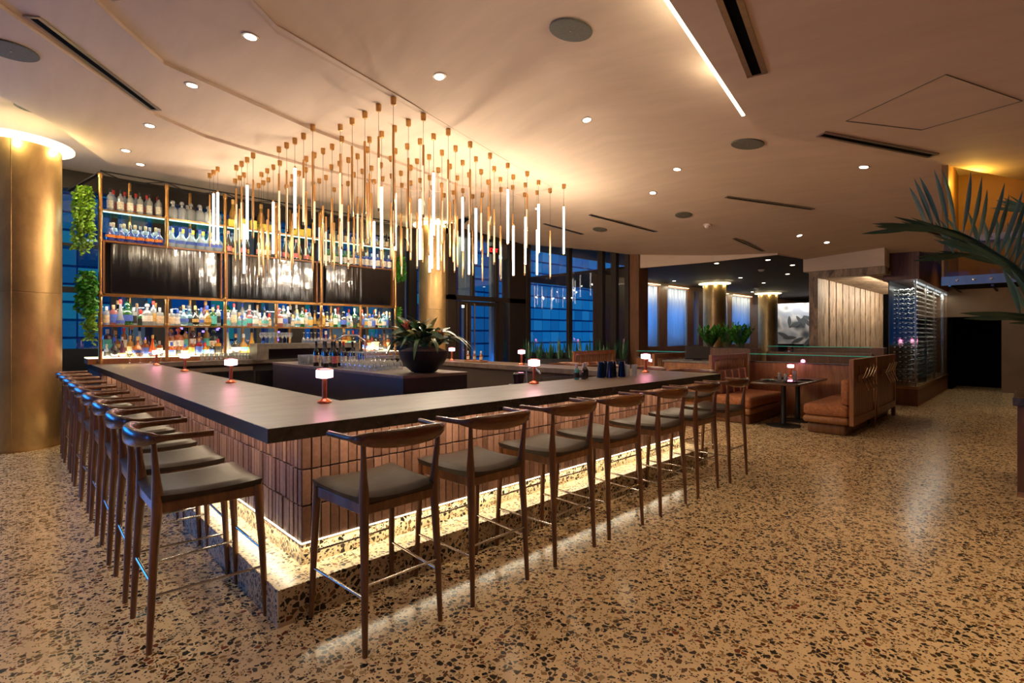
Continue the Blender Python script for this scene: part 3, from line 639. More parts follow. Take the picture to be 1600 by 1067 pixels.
run('square', 'blue', 'steel', 'white', 4.16, 5.0, 7, 7.42, zm, 1.1, 'blue square bottle with white label', 'above the right television')
for k, (x, s) in enumerate(((1.80, 2.2), (2.3, 2.2), (3.0, 2.0))):
    bottle('champagne', 'gold', 'gold', 'yellow', (x, 7.62, zt), 'oversized yellow champagne bottle, %s from the left on the top shelf' % ORD[k], 'oversized champagne bottles', s * .72)
for k, x in enumerate((1.72, 1.95, 2.1, 2.28, 2.42, 2.86, 3.0, 3.14)):
    tag(MB().box(-.055, .055, -.05, .05, 0, random.choice((.16, .20))).build('gift_box', LABM['yellow'], loc=(x, 7.45, zt), bevel=.003), 'yellow gift box, %s from the left on the top shelf' % ORD[k], 'box', 'yellow gift boxes on the top shelf')
run('tall', 'dark', 'black', 'cream', 3.5, 5.0, 10, 7.5, zt, 1.0, 'dark bottle', 'at the right end of the top shelf')
# assorted spirits, lower two levels
KN = ['tall', 'square', 'round', 'slope', 'decanter', 'small', 'tall', 'square']
def assort(x0, x1, n, y, z, place, bodies, sc=(.85, 1.1), labs=('white', 'cream', 'black', 'gold', 'teal', 'blue')):
    for k in range(n):
        x = x0 + (x1 - x0) * k / max(1, n - 1); kind = random.choice(KN); bd = random.choice(bodies)
        cp = random.choice(('black', 'red', 'cork', 'white', 'gold', 'steel', 'blue')); lb = random.choice(labs)
        cn = {'clear': 'clear', 'ltblue': 'light blue', 'dgreen': 'dark green'}.get(bd, bd)
        bottle(kind, bd, cp, lb, (x, y + random.uniform(-.02, .02), z), '%s bottle, %s cap, %s from left, %s' % (cn, cp, ORD[k], place), 'spirits ' + place, random.uniform(*sc))
gin = ['clear', 'clear', 'clear', 'clear', 'blue', 'green', 'clear', 'dgreen', 'ltblue', 'clear', 'pink', 'gold', 'clear', 'dark']
rum = ['amber', 'gold', 'red', 'amber', 'dark', 'gold', 'amber', 'dgreen', 'orange', 'clear', 'purple']
for i in range(6):
    a, c_ = PX[i] + .09, PX[i + 1] - .08; bay = ['leftmost bay', 'second bay', 'third bay', 'fourth bay', 'fifth bay', 'rightmost bay'][i]
    assort(a, c_, 9, 7.42, zb, 'middle shelf, ' + bay, gin, (.95, 1.2))
    assort(a + .04, c_ - .03, 6, 7.62, zb, 'back of middle shelf, ' + bay, gin, (1.05, 1.3))
    if i in (0, 1): 
        assort(a, c_, 8, 7.42, zl, 'lit ledge, ' + bay, rum, (.85, 1.1))
        assort(a + .03, c_ - .03, 7, 7.62, zl + .09, 'raised on lit ledge, ' + bay, rum, (1.05, 1.3))
    elif i in (2,):
        assort(a, a + .42, 4, 7.5, zl, 'lit ledge, ' + bay, rum, (1.1, 1.35))
    elif i in (4, 5):
        assort(a, c_, 8, 7.5, zl, 'lit ledge, ' + bay, rum, (1.1, 1.4))
MB_ = MB().box(PX[0] + .05, PX[2] - .05, 7.56, 7.72, 1.169, 1.257)
tag(MB_.build('bottle_riser', 'ledge'), 'glowing riser behind the ledge bottles at the left', 'riser')
# stemware
def wineglass_mesh(inv=False):
    pr = [(.032, 0), (.033, .003), (.006, .01), (.004, .03), (.004, .09), (.012, .10), (.034, .13), (.040, .16), (.034, .205)]
    if inv: pr = [(r, .205 - z) for r, z in pr][::-1]
    return MB().lathe(pr, n=12, cap0=not inv, cap1=inv).mesh('wine_glass', 'stemware', 60)
GLM = wineglass_mesh(); GLI = wineglass_mesh(True)
def glassobj(me, name, loc, label, group, cat='glass'):
    o = bpy.data.objects.new(name, me); C.objects.link(o); o.location = loc; return tag(o, label, cat, group)
for r_i in range(2):
    for k in range(8): glassobj(GLI if r_i else GLM, 'wine_glass', (2.12 + k * .075 + (.78 if r_i else 0), 7.05, 1.368), '%s wine glass, %s from the left on the stone portal' % ('upturned' if r_i else 'upright', ORD[k]), 'stemmed glasses on the stone portal')
for r_i in range(5):
    for k in range(7):
        glassobj(GLI, 'wine_glass', (1.72 + r_i * .09, 2.28 + k * .115, 1.121), 'upturned wine glass, %s in row %s of the black island' % (ORD[k], ORD[r_i]), 'upturned wine glasses on the black island')
TUM = MB().lathe([(.027, 0), (.029, .004), (.034, .13), (.032, .13), (.026, .01)], n=14, cap0=True, cap1=True).mesh('tumbler', 'stemware', 50)
for r_i in range(3):
    for k in range(4): glassobj(TUM, 'highball_glass', (1.68 + r_i * .078, 3.95 + k * .08, 1.121), 'clear highball glass, %s in row %s at the far end of the island' % (ORD[k], ORD[r_i]), 'highball glasses on the island')
for k in range(7): glassobj(TUM, 'tumbler', (1.18 + k * .075, 7.16, 1.078), 'clear tumbler on the back counter, %s from the left' % ORD[k], 'tumblers on the back counter')
for k in range(6): glassobj(TUM, 'tumbler', (1.66 + k * .055, 7.2, 1.068), 'clear tumbler by the stone portal, %s from the left' % ORD[k], 'tumblers beside the stone portal')
MART = MB().lathe([(.033, 0), (.033, .003), (.004, .008), (.004, .09), (.05, .15), (.048, .15), (.004, .095)], n=14).mesh('martini_glass', 'stemware', 60)
for k in range(4): glassobj(MART, 'martini_glass', (.16 + k * .14, 7.14, 1.08), 'martini glass in front of the lit ledge, %s from the left' % ORD[k], 'martini glasses before the lit ledge')
for k in range(4): bottle('wine', 'dark', 'black', 'cream', (1.66 + k * .06, 3.62 - k * .10, 1.121), 'dark wine bottle with cream label, %s from the left, back row on island' % ORD[k], 'back wine bottles on the island', 1.0)
for k in range(5): bottle('wine', 'dark', 'red' if k == 2 else 'black', ('white', 'pink', 'white', 'white', 'blue')[k], (1.66 + k * .075, 3.34 - k * .09, 1.121), 'dark wine bottle with pale label, %s from the left, front row on island' % ORD[k], 'front wine bottles on the island', 1.0)
MBT = MB(); MBT.tube([(2.05, 3.9, 1.12), (2.05, 3.9, 1.45), (2.12, 3.75, 1.52), (2.2, 3.55, 1.52), (2.25, 3.42, 1.44), (2.25, 3.42, 1.12)], .012, 8)
tag(MBT.build('faucet', 'chrome', smooth=50), 'arched steel tap rising from the black island', 'tap')

# ================================================================ TABLE LAMPS
lm = empty('table_lamp', (.33, .43, 1.067)); tag(lm, '', 'lamp', 'copper table lamps')
MB().lathe([(.046, 0), (.048, .006), (.044, .014), (.022, .024), (.018, .03)], n=24).build('base', 'copper', lm, smooth=40)
MB().lathe([(.0165, .028), (.0165, .165)], n=16).build('stem', 'copper', lm, smooth=40)
MB().lathe([(.02, .165), (.055, .172), (.056, .178), (.056, .222), (.05, .224)], n=28).build('lamp_shade', 'shade', lm, smooth=40)
MB().lathe([(.050, .2245), (.050, .23), (.045, .232)], n=24).build('cap', 'copper', lm, smooth=40)
LL = [(.33, .43, 1.067, 'nearest copper table lamp with white shade by the bar corner'), (.32, 2.47, 1.067, "copper table lamp on the bar's left arm, second from the corner"), (.38, 4.58, 1.067, "copper table lamp on the bar's left arm, third from the corner"), (.40, 6.45, 1.067, "farthest copper table lamp on the bar's left arm"),
      (2.34, .36, 1.067, 'copper table lamp halfway along the front of the bar'), (4.38, .40, 1.067, 'copper table lamp at the right end of the front bar'), (4.46, 2.62, 1.067, 'copper table lamp midway on the far arm of the bar'), (4.52, 4.45, 1.067, 'copper table lamp by the bitters tray at the far end of the bar'),
      (9.2, .26, .75, 'small lamp glowing pink on the near booth table'), (9.25, 3.2, .75, 'small lamp glowing pink in the farther booth')]
for k, (x, y, z, lab) in enumerate(LL):
    o = lm if k == 0 else dup(lm, (x, y, z)); o.location = (x, y, z); o['label'] = lab
    lamp('lamp_glow', 'POINT', (0, 0, .26 if k < 8 else .2), 1.6 if k < 8 else 9, (1, .22, .38) if k < 8 else (1, .07, .2), .04, parent=o)
    lamp('lamp_glow', 'POINT', (.0, -.0, .14), .5, (1, .3, .4), .07, parent=o)

# ================================================================ BAR STOOLS
def make_stool():
    t = empty('bar_stool'); tag(t, '', 'bar stool')
    LEG = 'walnut'
    for s_, nm_ in ((-1, 'rear'), (1, 'rear')):
        MB().tube([(s_ * .222, -.262, 0), (s_ * .214, -.245, .40), (s_ * .207, -.228, .66), (s_ * .207, -.226, .76), (s_ * .212, -.232, .85), (s_ * .222, -.245, 1.02)], [.0135, .019, .024, .025, .017, .0115], 10).build('leg', LEG, t, smooth=50)
    for s_ in (-1, 1):
        MB().tube([(s_ * .250, .262, 0), (s_ * .240, .245, .40), (s_ * .232, .228, .66), (s_ * .232, .226, .72)], [.0135, .019, .0235, .022], 10).build('leg', LEG, t, smooth=50)
    b = MB()
    b.bar((-.20, -.228, .688), (.20, -.228, .688), .022, .05); b.bar((-.22, .228, .688), (.22, .228, .688), .022, .05)
    b.bar((-.207, -.21, .688), (-.23, .21, .688), .022, .055); b.bar((.207, -.21, .688), (.23, .21, .688), .022, .055)
    b.build('seat_frame', LEG, t, bevel=.004)
    # dished saddle pad
    b = MB(); N = 14; v = []
    def w(y): return .218 + .022 * (y + .245) / .49 + .012
    for lvl in (0, 1):
        for j in range(N + 1):
            y = -.25 + .51 * j / N
            for i in range(N + 1):
                u = -1 + 2 * i / N; hw = w(y); x = u * hw
                e = max(abs(u), abs(2 * j / N - 1)); edge = max(0, (e - .8) / .2)
                cut = .03 * (abs(u) ** 6) * (abs(2 * j / N - 1) ** 6)
                yy = y * (1 - .06 * abs(u) ** 8)
                z = .752 + .010 * u * u - .010 * (1 - u * u) + .012 * (2 * j / N - 1) ** 2 - .022 * edge ** 2 if lvl else .715
                v.append((x * (1 - .03 * (1 - lvl)), yy * (1 - .03 * (1 - lvl)), z))
    L = (N + 1) ** 2; f = []
    for j in range(N):
        for i in range(N):
            a = j * (N + 1) + i; f += [(L + a, L + a + 1, L + a + N + 2, L + a + N + 1), (a + N + 1, a + N + 2, a + 1, a)]
    ring = [i for i in range(N + 1)] + [(j + 1) * (N + 1) - 1 for j in range(1, N + 1)] + [N * (N + 1) + i for i in range(N - 1, -1, -1)] + [j * (N + 1) for j in range(N - 1, 0, -1)]
    for k in range(len(ring)): a, c_ = ring[k], ring[(k + 1) % len(ring)]; f.append((a, c_, L + c_, L + a))
    b.add(v, f); b.build('seat', 'leather', t, smooth=60)
    # horn-shaped back rail: U in plan, deep and rounded in the middle, thin flat arms
    b = MB(); NP = 32; ns = 12; rings = []
    for i in range(NP + 1):
        u = -1 + 2 * i / NP; au = abs(u)
        if au < .62:
            a = u / .62 * R(72); x = .262 * sin(a) / sin(R(72)) * .97; y = -.235 - .075 * (cos(a) - cos(R(72))) / (1 - cos(R(72)))
        else:
            q = (au - .62) / .38; x = (1 if u > 0 else -1) * (.254 + .022 * q); y = -.235 + .235 * q
        hz = .015 + .032 * max(0, 1 - (au / .68) ** 2.2); tk = .015 + .010 * max(0, 1 - (au / .7) ** 2)
        zc = 1.03 - .006 * max(0, 1 - (au / .5) ** 2) + .004 * au
        rings.append((Vector((x, y, zc)), hz, tk))
    v = []; f = []
    for i, (p, hz, tk) in enumerate(rings):
        d = (rings[min(i + 1, NP)][0] - rings[max(i - 1, 0)][0]).normalized(); r = Vector((d.y, -d.x, 0)).normalized()
        for k in range(ns):
            a = 2 * pi * k / ns; ca, sa = cos(a), sin(a)
            sx = math.copysign(abs(ca) ** .75, ca); sz = math.copysign(abs(sa) ** .75, sa)
            v.append(p + r * tk * sx + Vector((0, 0, hz * sz)))
    for i in range(NP):
        for k in range(ns): f.append((i * ns + k, i * ns + (k + 1) % ns, (i + 1) * ns + (k + 1) % ns, (i + 1) * ns + k))
    f.append(tuple(range(ns - 1, -1, -1))); f.append(tuple(NP * ns + k for k in range(ns)))
    b.add(v, f); b.build('backrest', 'walnut_x', t, smooth=60)
    for pts in ([(-.217, -.25, .27), (-.243, .25, .27)], [(.217, -.25, .27), (.243, .25, .27)], [(-.243, .25, .36), (.243, .25, .36)], [(-.217, -.25, .33), (.217, -.25, .33)]):
        MB().tube(pts, .0075, 8).build('foot_rail', 'chrome', t, smooth=50)
    return t
st = make_stool(); used = False
def place(x, y, rz, lab, grp):
    global used
    if not used: o = st; used = True; o.location = (x, y, 0); o.rotation_euler = (0, 0, rz)
    else: o = dup(st, (x, y, 0), rz)
    o['label'] = lab; o['group'] = grp
for k, x in enumerate((.215, .885, 1.58, 2.22, 2.95, 3.62, 4.34)):
    lab = ['bar stool with dark seat nearest the bar corner on the front side'] + ['bar stool on the front side of the bar, %s from the corner' % ORD[i] for i in range(1, 6)] + ['bar stool at the far right end of the front side, beside the striped booth seat']
    place(x, -.48, random.uniform(-.03, .03), lab[k], 'bar stools along the front of the bar')
for k, y in enumerate((.22, .88, 1.56, 2.25, 2.95, 3.61, 4.29, 4.94, 5.66)):
    lab = 'bar stool nearest the camera on the left side of the bar' if k == 0 else ('farthest bar stool on the left side, next to the big column' if k == 8 else 'bar stool on the left side of the bar, %s from the corner' % ORD[k])
    place(-.47, y, R(-90) + random.uniform(-.03, .03), lab, 'bar stools along the left side of the bar')
for k, y in enumerate((.30, 1.02, 1.76, 2.5)):
    place(5.28, y, R(90) + random.uniform(-.04, .04), 'bar stool on the far arm of the bar, %s from the right corner' % ORD[k], 'bar stools along the far arm of the bar')

# ================================================================ PENDANTS
ROWS = [(1.84, 2.03, 5, .32), (2.32, 2.15, 5, .32), (2.81, 2.31, 5, .315), (3.29, 2.45, 5, .32), (3.78, 2.59, 5, .315), (4.27, 2.73, 5, .31), (4.77, 2.80, 4, .315), (5.25, 2.99, 4, .315), (5.76, 2.86, 4, .32),
 (1.6, 3.59, 5, .292), (2.05, 3.70, 5, .295), (2.5, 3.82, 5, .292), (2.95, 3.92, 5, .295), (3.4, 4.07, 5, .29), (3.85, 4.19, 5, .285), (4.27, 4.42, 3, .29), (4.75, 4.42, 3, .285), (5.2, 4.39, 4, .285),
 (1.39, 5.21, 4, .265), (1.8, 5.28, 4, .27), (2.22, 5.31, 3, .27), (2.64, 5.49, 3, .265), (3.07, 5.55, 3, .27),
 (1.2, 6.3, 3, .23), (1.6, 6.32, 3, .235), (1.99, 6.32, 3, .24), (2.38, 6.31, 2, .24)]
CAN = MB().lathe([(.018, -.055), (.030, -.045), (.032, -.008), (.032, .03)], n=14).mesh('canopy', 'brass', 40)
ROD = MB().lathe([(.0135, 0), (.0145, .004), (.0145, .865), (.010, .872)], n=12).mesh('rod', 'rod', 50)
def strip(h0, h1, ang):
    b = MB(); n = 6; v = []
    for k in range(n + 1):
        a = -ang / 2 + ang * k / n; v += [(.0155 * cos(a), .0155 * sin(a), h0), (.0155 * cos(a), .0155 * sin(a), h1)]
    return b.add(v, [(2 * k, 2 * k + 2, 2 * k + 3, 2 * k + 1) for k in range(n)])
LIT = MB().lathe([(.0155, .02), (.0175, .025), (.0175, .84), (.0155, .845)], n=12).mesh('diffuser', 'led', 50)
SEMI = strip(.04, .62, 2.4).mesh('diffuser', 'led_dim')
cnt = 0
for ri, (x, y0, n_, dy) in enumerate(ROWS):
    grp = 'near' if ri < 9 else ('middle' if ri < 18 else ('far' if ri < 23 else 'farthest'))
    ro = ri if ri < 9 else (ri - 9 if ri < 18 else (ri - 18 if ri < 23 else ri - 23))
    for k in range(n_):
        y = y0 + k * dy
        bx, by = (x - 3.4) / 2.6, (y - 4.0) / 2.4
        edge = (ri < 9 and k == 0) or ro == 0
        drop = .31 + random.uniform(0, .06) if edge else .40 + random.uniform(0, .42)
        lit = random.random() < .20
        if (ri, k) in ((0, 0), (1, 0), (2, 0), (3, 0)): lit = False
        if (ri, k) in ((5, 0), (8, 0), (7, 1), (9, 2)): lit = True
        cz_ = cz(x, y)[0] - .03; t = empty('rod_pendant', (x, y, cz_)); cnt += 1
        tag(t, '%s rod pendant, %s in row %s from left of %s cluster' % ('glowing white' if lit else 'slim brass', ORD[k], ORD[ro], grp), 'pendant light', ('glowing' if lit else 'brass') + ' rod pendants over the bar')
        for me, nm_, z in ((CAN, 'canopy', 0),):
            o = bpy.data.objects.new(nm_, me); C.objects.link(o); o.parent = t; o.location = (0, 0, z)
        MB().tube([(0, 0, -.05), (0, 0, -drop)], .0022, 5).build('cable', 'dark_metal', t)
        o = bpy.data.objects.new('rod', ROD); C.objects.link(o); o.parent = t; o.location = (0, 0, -drop - .872)
        if lit:
            o = bpy.data.objects.new('diffuser', LIT); C.objects.link(o); o.parent = t; o.location = (0, 0, -drop - .872)
            lamp('pendant_glow', 'POINT', (.04, -.04, -drop - .45), 18, (1, .84, .64), .022, parent=t)
        else:
            o = bpy.data.objects.new('diffuser', SEMI); C.objects.link(o); o.parent = t; o.location = (0, 0, -drop - .872); o.rotation_euler = (0, 0, random.uniform(0, 2 * pi))

# ================================================================ CEILING FIXTURES
dl_n = 0
def downlight(x, y, z, lab, power=30, r=.05, spot=75, col=WARM2):
    t = empty('downlight', (x, y, z)); stick(t); tag(t, lab, 'ceiling light', 'recessed downlights')
    MB().lathe([(r + .02, -.004), (r + .022, .0), (r + .022, .01)], n=24).build('rim', 'trim', t)
    MB().lathe([(r, -.008), (r, -.003)], n=20).build('lens', 'spot', t)
    lamp('downlight_beam', 'SPOT', (0, 0, -.03), power, col, .04, parent=t, spot=spot)
DL = [(2.02, 1.42, 4.139, 'front of the big speaker disc'), (4.081, 1.07, 4.036, 'right of the rod pendants'), (6.167, .931, 3.94, 'beyond the pendants on the right'), (6.816, 1.732, 3.995, 'small, farther behind the pendants'),
      (.321, 1.914, 4.175, 'above the left arm, nearest'), (.195, 3.38, 4.176, 'above the left arm, second'), (.09, 5.055, 4.18, 'above the left arm, third'), (.014, 6.4, 4.19, 'above the left arm, fourth'), (.279, 7.0, 4.19, 'just before the shelving'), (6.648, 4.311, 4.1, 'behind the pendants near the windows')]
for x, y, z, w_ in DL: downlight(x, y, z - .005, 'round recessed downlight, %s' % w_, 45)
for k, (x, y, z) in enumerate(((10.0, .35, 3.5), (10.9, .1, 3.36))): downlight(x, y, z, 'small downlight over the booths, %s from the left' % ORD[k], 40, .045)
for k, (x, y) in enumerate(((2.3, -2.6), (5.2, -3.2), (-2.5, -1.5), (-2.6, 2.0), (0.2, -4.6), (3.3, -5.0), (8.6, -3.9), (-2.3, 4.2), (12.0, -3.6), (6.9, -1.35), (15, -2.1))):  # downlights added as fill for the floor, most of them out of view
    downlight(x, y, 3.6 if (x > 2.2 and y < -1.5) and x < 8 else (3.2 if x > 8 and x < 14 else (3.05 if x > 14 else (3.86 if x > 5 else 4.27))), 'downlight added to light the open floor, %s counted outward' % ORD[k], {1: 45, 9: 38, 0: 140, 4: 190, 2: 170, 3: 150}.get(k, 95), .05, 80, WARM)
# dining room lights
for k, (x, y) in enumerate(((11.3, 2.6), (11.6, 1.5), (13.0, 1.4), (15.0, 2.15), (17.2, 3.6), (15.0, 3.5), (14.4, 5.4), (12.8, 5.5), (16.9, 4.85), (20.7, 5.3), (19, 2.4), (22, 2.6))):
    downlight(x, y, 3.295, 'small downlight in the dark dining room ceiling, %s counted from the bar' % ORD[k], 14, .05)
def disc(x, y, z, r, name, lab, cat, m_='speaker'):
    t = stick(empty(name, (x, y, z))); tag(t, lab, cat, cat + 's in the ceiling')
    MB().lathe([(r, -.012), (r + .006, -.008), (r + .006, .004)], n=40).build('grille', m_, t, smooth=30)
    MB().lathe([(.008, -.016), (.008, -.012)], n=10).build('centre_dot', 'trim', t)
    return t
def tilt(t, ax, ay): pass
tilt(disc(2.42, -.02, 3.965, .19, 'ceiling_speaker', 'large round grey-green ceiling speaker at the top centre', 'speaker'), R(4), R(3.4))
tilt(disc(5.514, -.381, 3.825, .19, 'ceiling_speaker', 'round grey-green ceiling speaker right of the pendants', 'speaker'), R(4), R(3.4))
disc(-.98, 5.944, 4.19, .19, 'ceiling_speaker', 'round grey-green ceiling speaker above the left column', 'speaker')
disc(-1.2, 3.85, 4.15, .2, 'ceiling_speaker', 'round ceiling speaker at the left edge', 'speaker')
disc(8.04, 1.79, 3.72, .15, 'ceiling_speaker', 'small ceiling speaker next to the smoke detector', 'speaker'); disc(8.22, 3.88, 3.84, .15, 'ceiling_speaker', 'small ceiling speaker farther toward the windows', 'speaker')
t = stick(empty('smoke_detector', (8.75, 1.65, 3.66))); tag(t, 'white domed smoke detector on the ceiling', 'smoke detector')
MB().lathe([(.045, -.06), (.055, -.03), (.075, -.025), (.08, 0)], n=20).build('body', 'white', t, smooth=40); MB().lathe([(.03, -.075), (.035, -.06)], n=14).build('sensor', 'white', t)
for x, y in ((13.4, 2.3), (19.0, 4.5)):
    t = stick(empty('smoke_detector', (x, y, 3.29))); tag(t, 'small smoke detector on the dark ceiling, %s' % ('nearer' if x < 15 else 'farther'), 'smoke detector')
    MB().lathe([(.05, -.05), (.08, -.02), (.09, 0)], n=16).build('body', 'white', t)
def diffuser(a, b_, w, lab):
    a = Vector(a); b_ = Vector(b_); a.z = cz(a.x, a.y)[0] - .006; b_.z = cz(b_.x, b_.y)[0] - .006; t = empty('air_diffuser', a); tag(t, lab, 'air vent', 'linear slot diffusers in the ceiling')
    d = b_ - a; n_ = d.normalized(); s_ = Vector((-n_.y, n_.x, 0))
    z = Vector((0, 0, -.004)); 
    b = MB(); b.bar(s_ * w * .36 + z, d + s_ * w * .36 + z, w * .26, .012); b.bar(-s_ * w * .36 + z, d - s_ * w * .36 + z, w * .26, .012); b.bar(z - n_ * .01, z + n_ * .015, w, .012)
    b.bar(d + z - n_ * .015, d + z + n_ * .01, w, .012)
    b.build('flange', 'steel', t); MB().bar(z * .5, d + z * .5, w * .46, .008).build('slot', 'void', t)
diffuser((-1.07, 3.052, 4.17), (.052, 4.502, 4.20), .14, 'long slot diffuser at the upper left of the ceiling')
diffuser((-1.3, 1.7, 4.133), (-.585, 2.18, 4.143), .13, 'slot diffuser cut off by the top left edge of the picture')
diffuser((1.75, -1.62, 3.82), (3.37, -1.29, 3.757), .16, 'steel-edged slot diffuser beside the yellow slot light')
diffuser((4.95, -1.36, 3.66), (6.13, -2.15, 3.52), .13, 'steel-edged slot diffuser at the right of the ceiling')
diffuser((7.60, .78, 3.855), (8.835, -.209, 3.715), .10, 'thin dark slot diffuser in the middle right of the ceiling')
diffuser((7.3, 3.45, 3.93), (8.75, 2.8, 3.76), .10, 'thin dark slot diffuser near the smoke detector')
diffuser((9.78, 1.55, 3.5), (10.6, 1.25, 3.35), .08, 'short dark slot diffuser next to the dark ceiling')
diffuser((7.5, 4.9, 4.0), (8.4, 4.5, 3.86), .10, 'slot diffuser over the entrance side')
b = MB()
aq = [(x, y, cz(x, y)[0] - .002) for x, y in ((4.165, -2.453), (4.742, -1.634), (5.315, -2.154), (5.0, -2.875))]
for i in range(4): b.bar(aq[i], aq[(i + 1) % 4], .006, .006)
tag(b.build('access_panel', 'speaker'), 'faint square access panel outlined in the right ceiling', 'panel')

# ================================================================ RIGHT SIDE: hood, desk, palm
t = empty('exhaust_hood', (6.57, -2.3, 2.1)); tag(t, 'hanging ochre hood with bolted steel bands at the right', 'hood')
MB().box(1.05, 1.13, -3.2, .1, .1, 1.6).build('back_wall', 'orange_wall', t); MB().box(.0, 1.05, .06, .12, .1, 1.6).build('side_wall', 'orange_wall', t)
MB().box(-.01, .0, -3.2, .10, .10, .62).build('glass_panel', 'glass', t)
b = MB(); b.box(-.03, .0, -3.2, .12, .0, .10); b.build('steel_band', 'steel', t); b = MB(); b.box(1.02, 1.05, -3.2, -.02, .62, .70); b.build('steel_band', 'steel', t)
for k in range(9): MB().lathe([(.016, 0), (.014, .012), (.004, .018)], n=12).build('bolt', 'chrome', t, loc=(-.03, -.02 - k * .145, .05), smooth=40).rotation_euler = (0, R(-90), 0)
for k in range(6): MB().lathe([(.016, 0), (.014, .012), (.004, .018)], n=12).build('bolt', 'chrome', t, loc=(1.02, -.25 - k * .16, .66), smooth=40).rotation_euler = (0, R(-90), 0)
MB().box(0, 1.4, -3.2, .12, .04, .09).build('underside', 'void', t)
b = MB(); b.bar((.02, .05, .0), (1.3, .05, .0), .02); b.build('light_bar', 'chrome', t)
b = MB(); b.bar((.3, -.3, .0), (1.3, -.3, .0), .025); b.build('light_bar', 'chrome', t)
lamp('hood_uplight', 'SPOT', (.5, .0, .55), 30, (1, .62, .12), .05, (0), (R(155), R(-5), 0), parent=t, spot=120) if False else lamp('hood_light', 'POINT', (.35, -.12, 1.25), 10, (1, .60, .10), .06, parent=t)
t = empty('host_stand', (5.57, -2.8, 0)); tag(t, 'dark wood stand with marble top cut off at the right edge', 'stand')
MB().box(.03, .8, -1.2, -.03, 0, .86).build('body', 'panel', t, bevel=.004); MB().box(-.02, .84, -1.24, .0, .86, .94).build('marble_top', 'marble', t, bevel=.006)
MB().box(.02, .026, -1.2, -.035, 0, .05).build('brass_kick', 'brass', t)
# palm
palm = empty('potted_palm', (3.75, -3.3, 0)); tag(palm, 'large palm with dark fronds reaching in from the right', 'plant')
MB().lathe([(.17, 0), (.22, .3), (.24, .42), (.22, .42), (.21, .36)], n=24).build('pot', 'black', palm, smooth=40)
MB().tube([(0, 0, .36), (.0, .02, .8), (-.02, .05, 1.0)], [.05, .04, .03], 10).build('trunk', 'stalk', palm, smooth=50)
def frond(pts, nl, L, seed):
    rnd = random.Random(seed); P_ = [Vector(p) - Vector((3.75, -3.3, 0)) for p in pts]
    P_ = [Vector((-.02, .05, 1.0))] + P_
    def cr(t):
        n_ = len(P_) - 1; i = min(int(t * n_), n_ - 1); u = t * n_ - i
        p0, p1, p2, p3 = P_[max(i - 1, 0)], P_[i], P_[i + 1], P_[min(i + 2, n_)]
        return .5 * ((2 * p1) + (p2 - p0) * u + (2 * p0 - 5 * p1 + 4 * p2 - p3) * u * u + (3 * p1 - p0 - 3 * p2 + p3) * u ** 3)
    b = MB(); b.tube([cr(k / 24) for k in range(25)], [.012 - .009 * k / 24 for k in range(25)], 6)
    for k in range(nl):
        t_ = .40 + .59 * k / nl; p = cr(t_); d = (cr(min(1, t_ + .02)) - cr(t_ - .02)).normalized()
        sd = d.cross(Vector((0, 0, 1))).normalized(); up = sd.cross(d).normalized()
        for s_ in (-1, 1):
            ll = L * (.45 + .55 * sin(pi * min(1, (1 - (t_ - .4) / .6) * .75 + .2))) * rnd.uniform(.85, 1.1)
            fw = .55 + .5 * (t_ - .4) / .6
            dirv = (d * fw + sd * s_ * .55 + up * (.62 * s_ if s_ > 0 else -.30)).normalized()
            dirv = (d * .55 + up * rnd.uniform(.8, 1.1) + sd * rnd.uniform(-.25, .25)).normalized() if s_ < 0 else (d * 1.0 - up * rnd.uniform(.05, .3) + sd * rnd.uniform(-.3, .3) + Vector((-.2, .2, 0))).normalized()
            b.leaf(p, p + dirv * ll * 1.2, .036, -.02 if s_ > 0 else .02, 5, .001, (sd * .3 + up * .5 + Vector((.6, -.6, 0))), .12)
    return b.build('frond', 'palm', palm, smooth=40)
frond([(3.68, -3.14, 1.05), (3.49, -3.02, 1.62), (3.44, -2.91, 1.91), (3.46, -2.79, 2.06), (3.4, -2.59, 2.23), (3.35, -2.4, 2.29)], 20, .36, 1)
frond([(4.15, -3.18, 1.19), (4.46, -3.06, 1.79), (4.43, -2.89, 2.02), (4.35, -2.68, 2.16), (4.26, -2.45, 2.19)], 14, .30, 2)
frond([(3.50, -3.18, 1.16), (3.25, -3.12, 1.54), (3.13, -3.03, 1.62), (3.1, -2.87, 1.66)], 12, .26, 3)
frond([(3.89, -3.2, 1.37), (3.94, -3.16, 1.98), (3.96, -3.06, 2.30), (4.1, -2.96, 2.45)], 12, .30, 4)

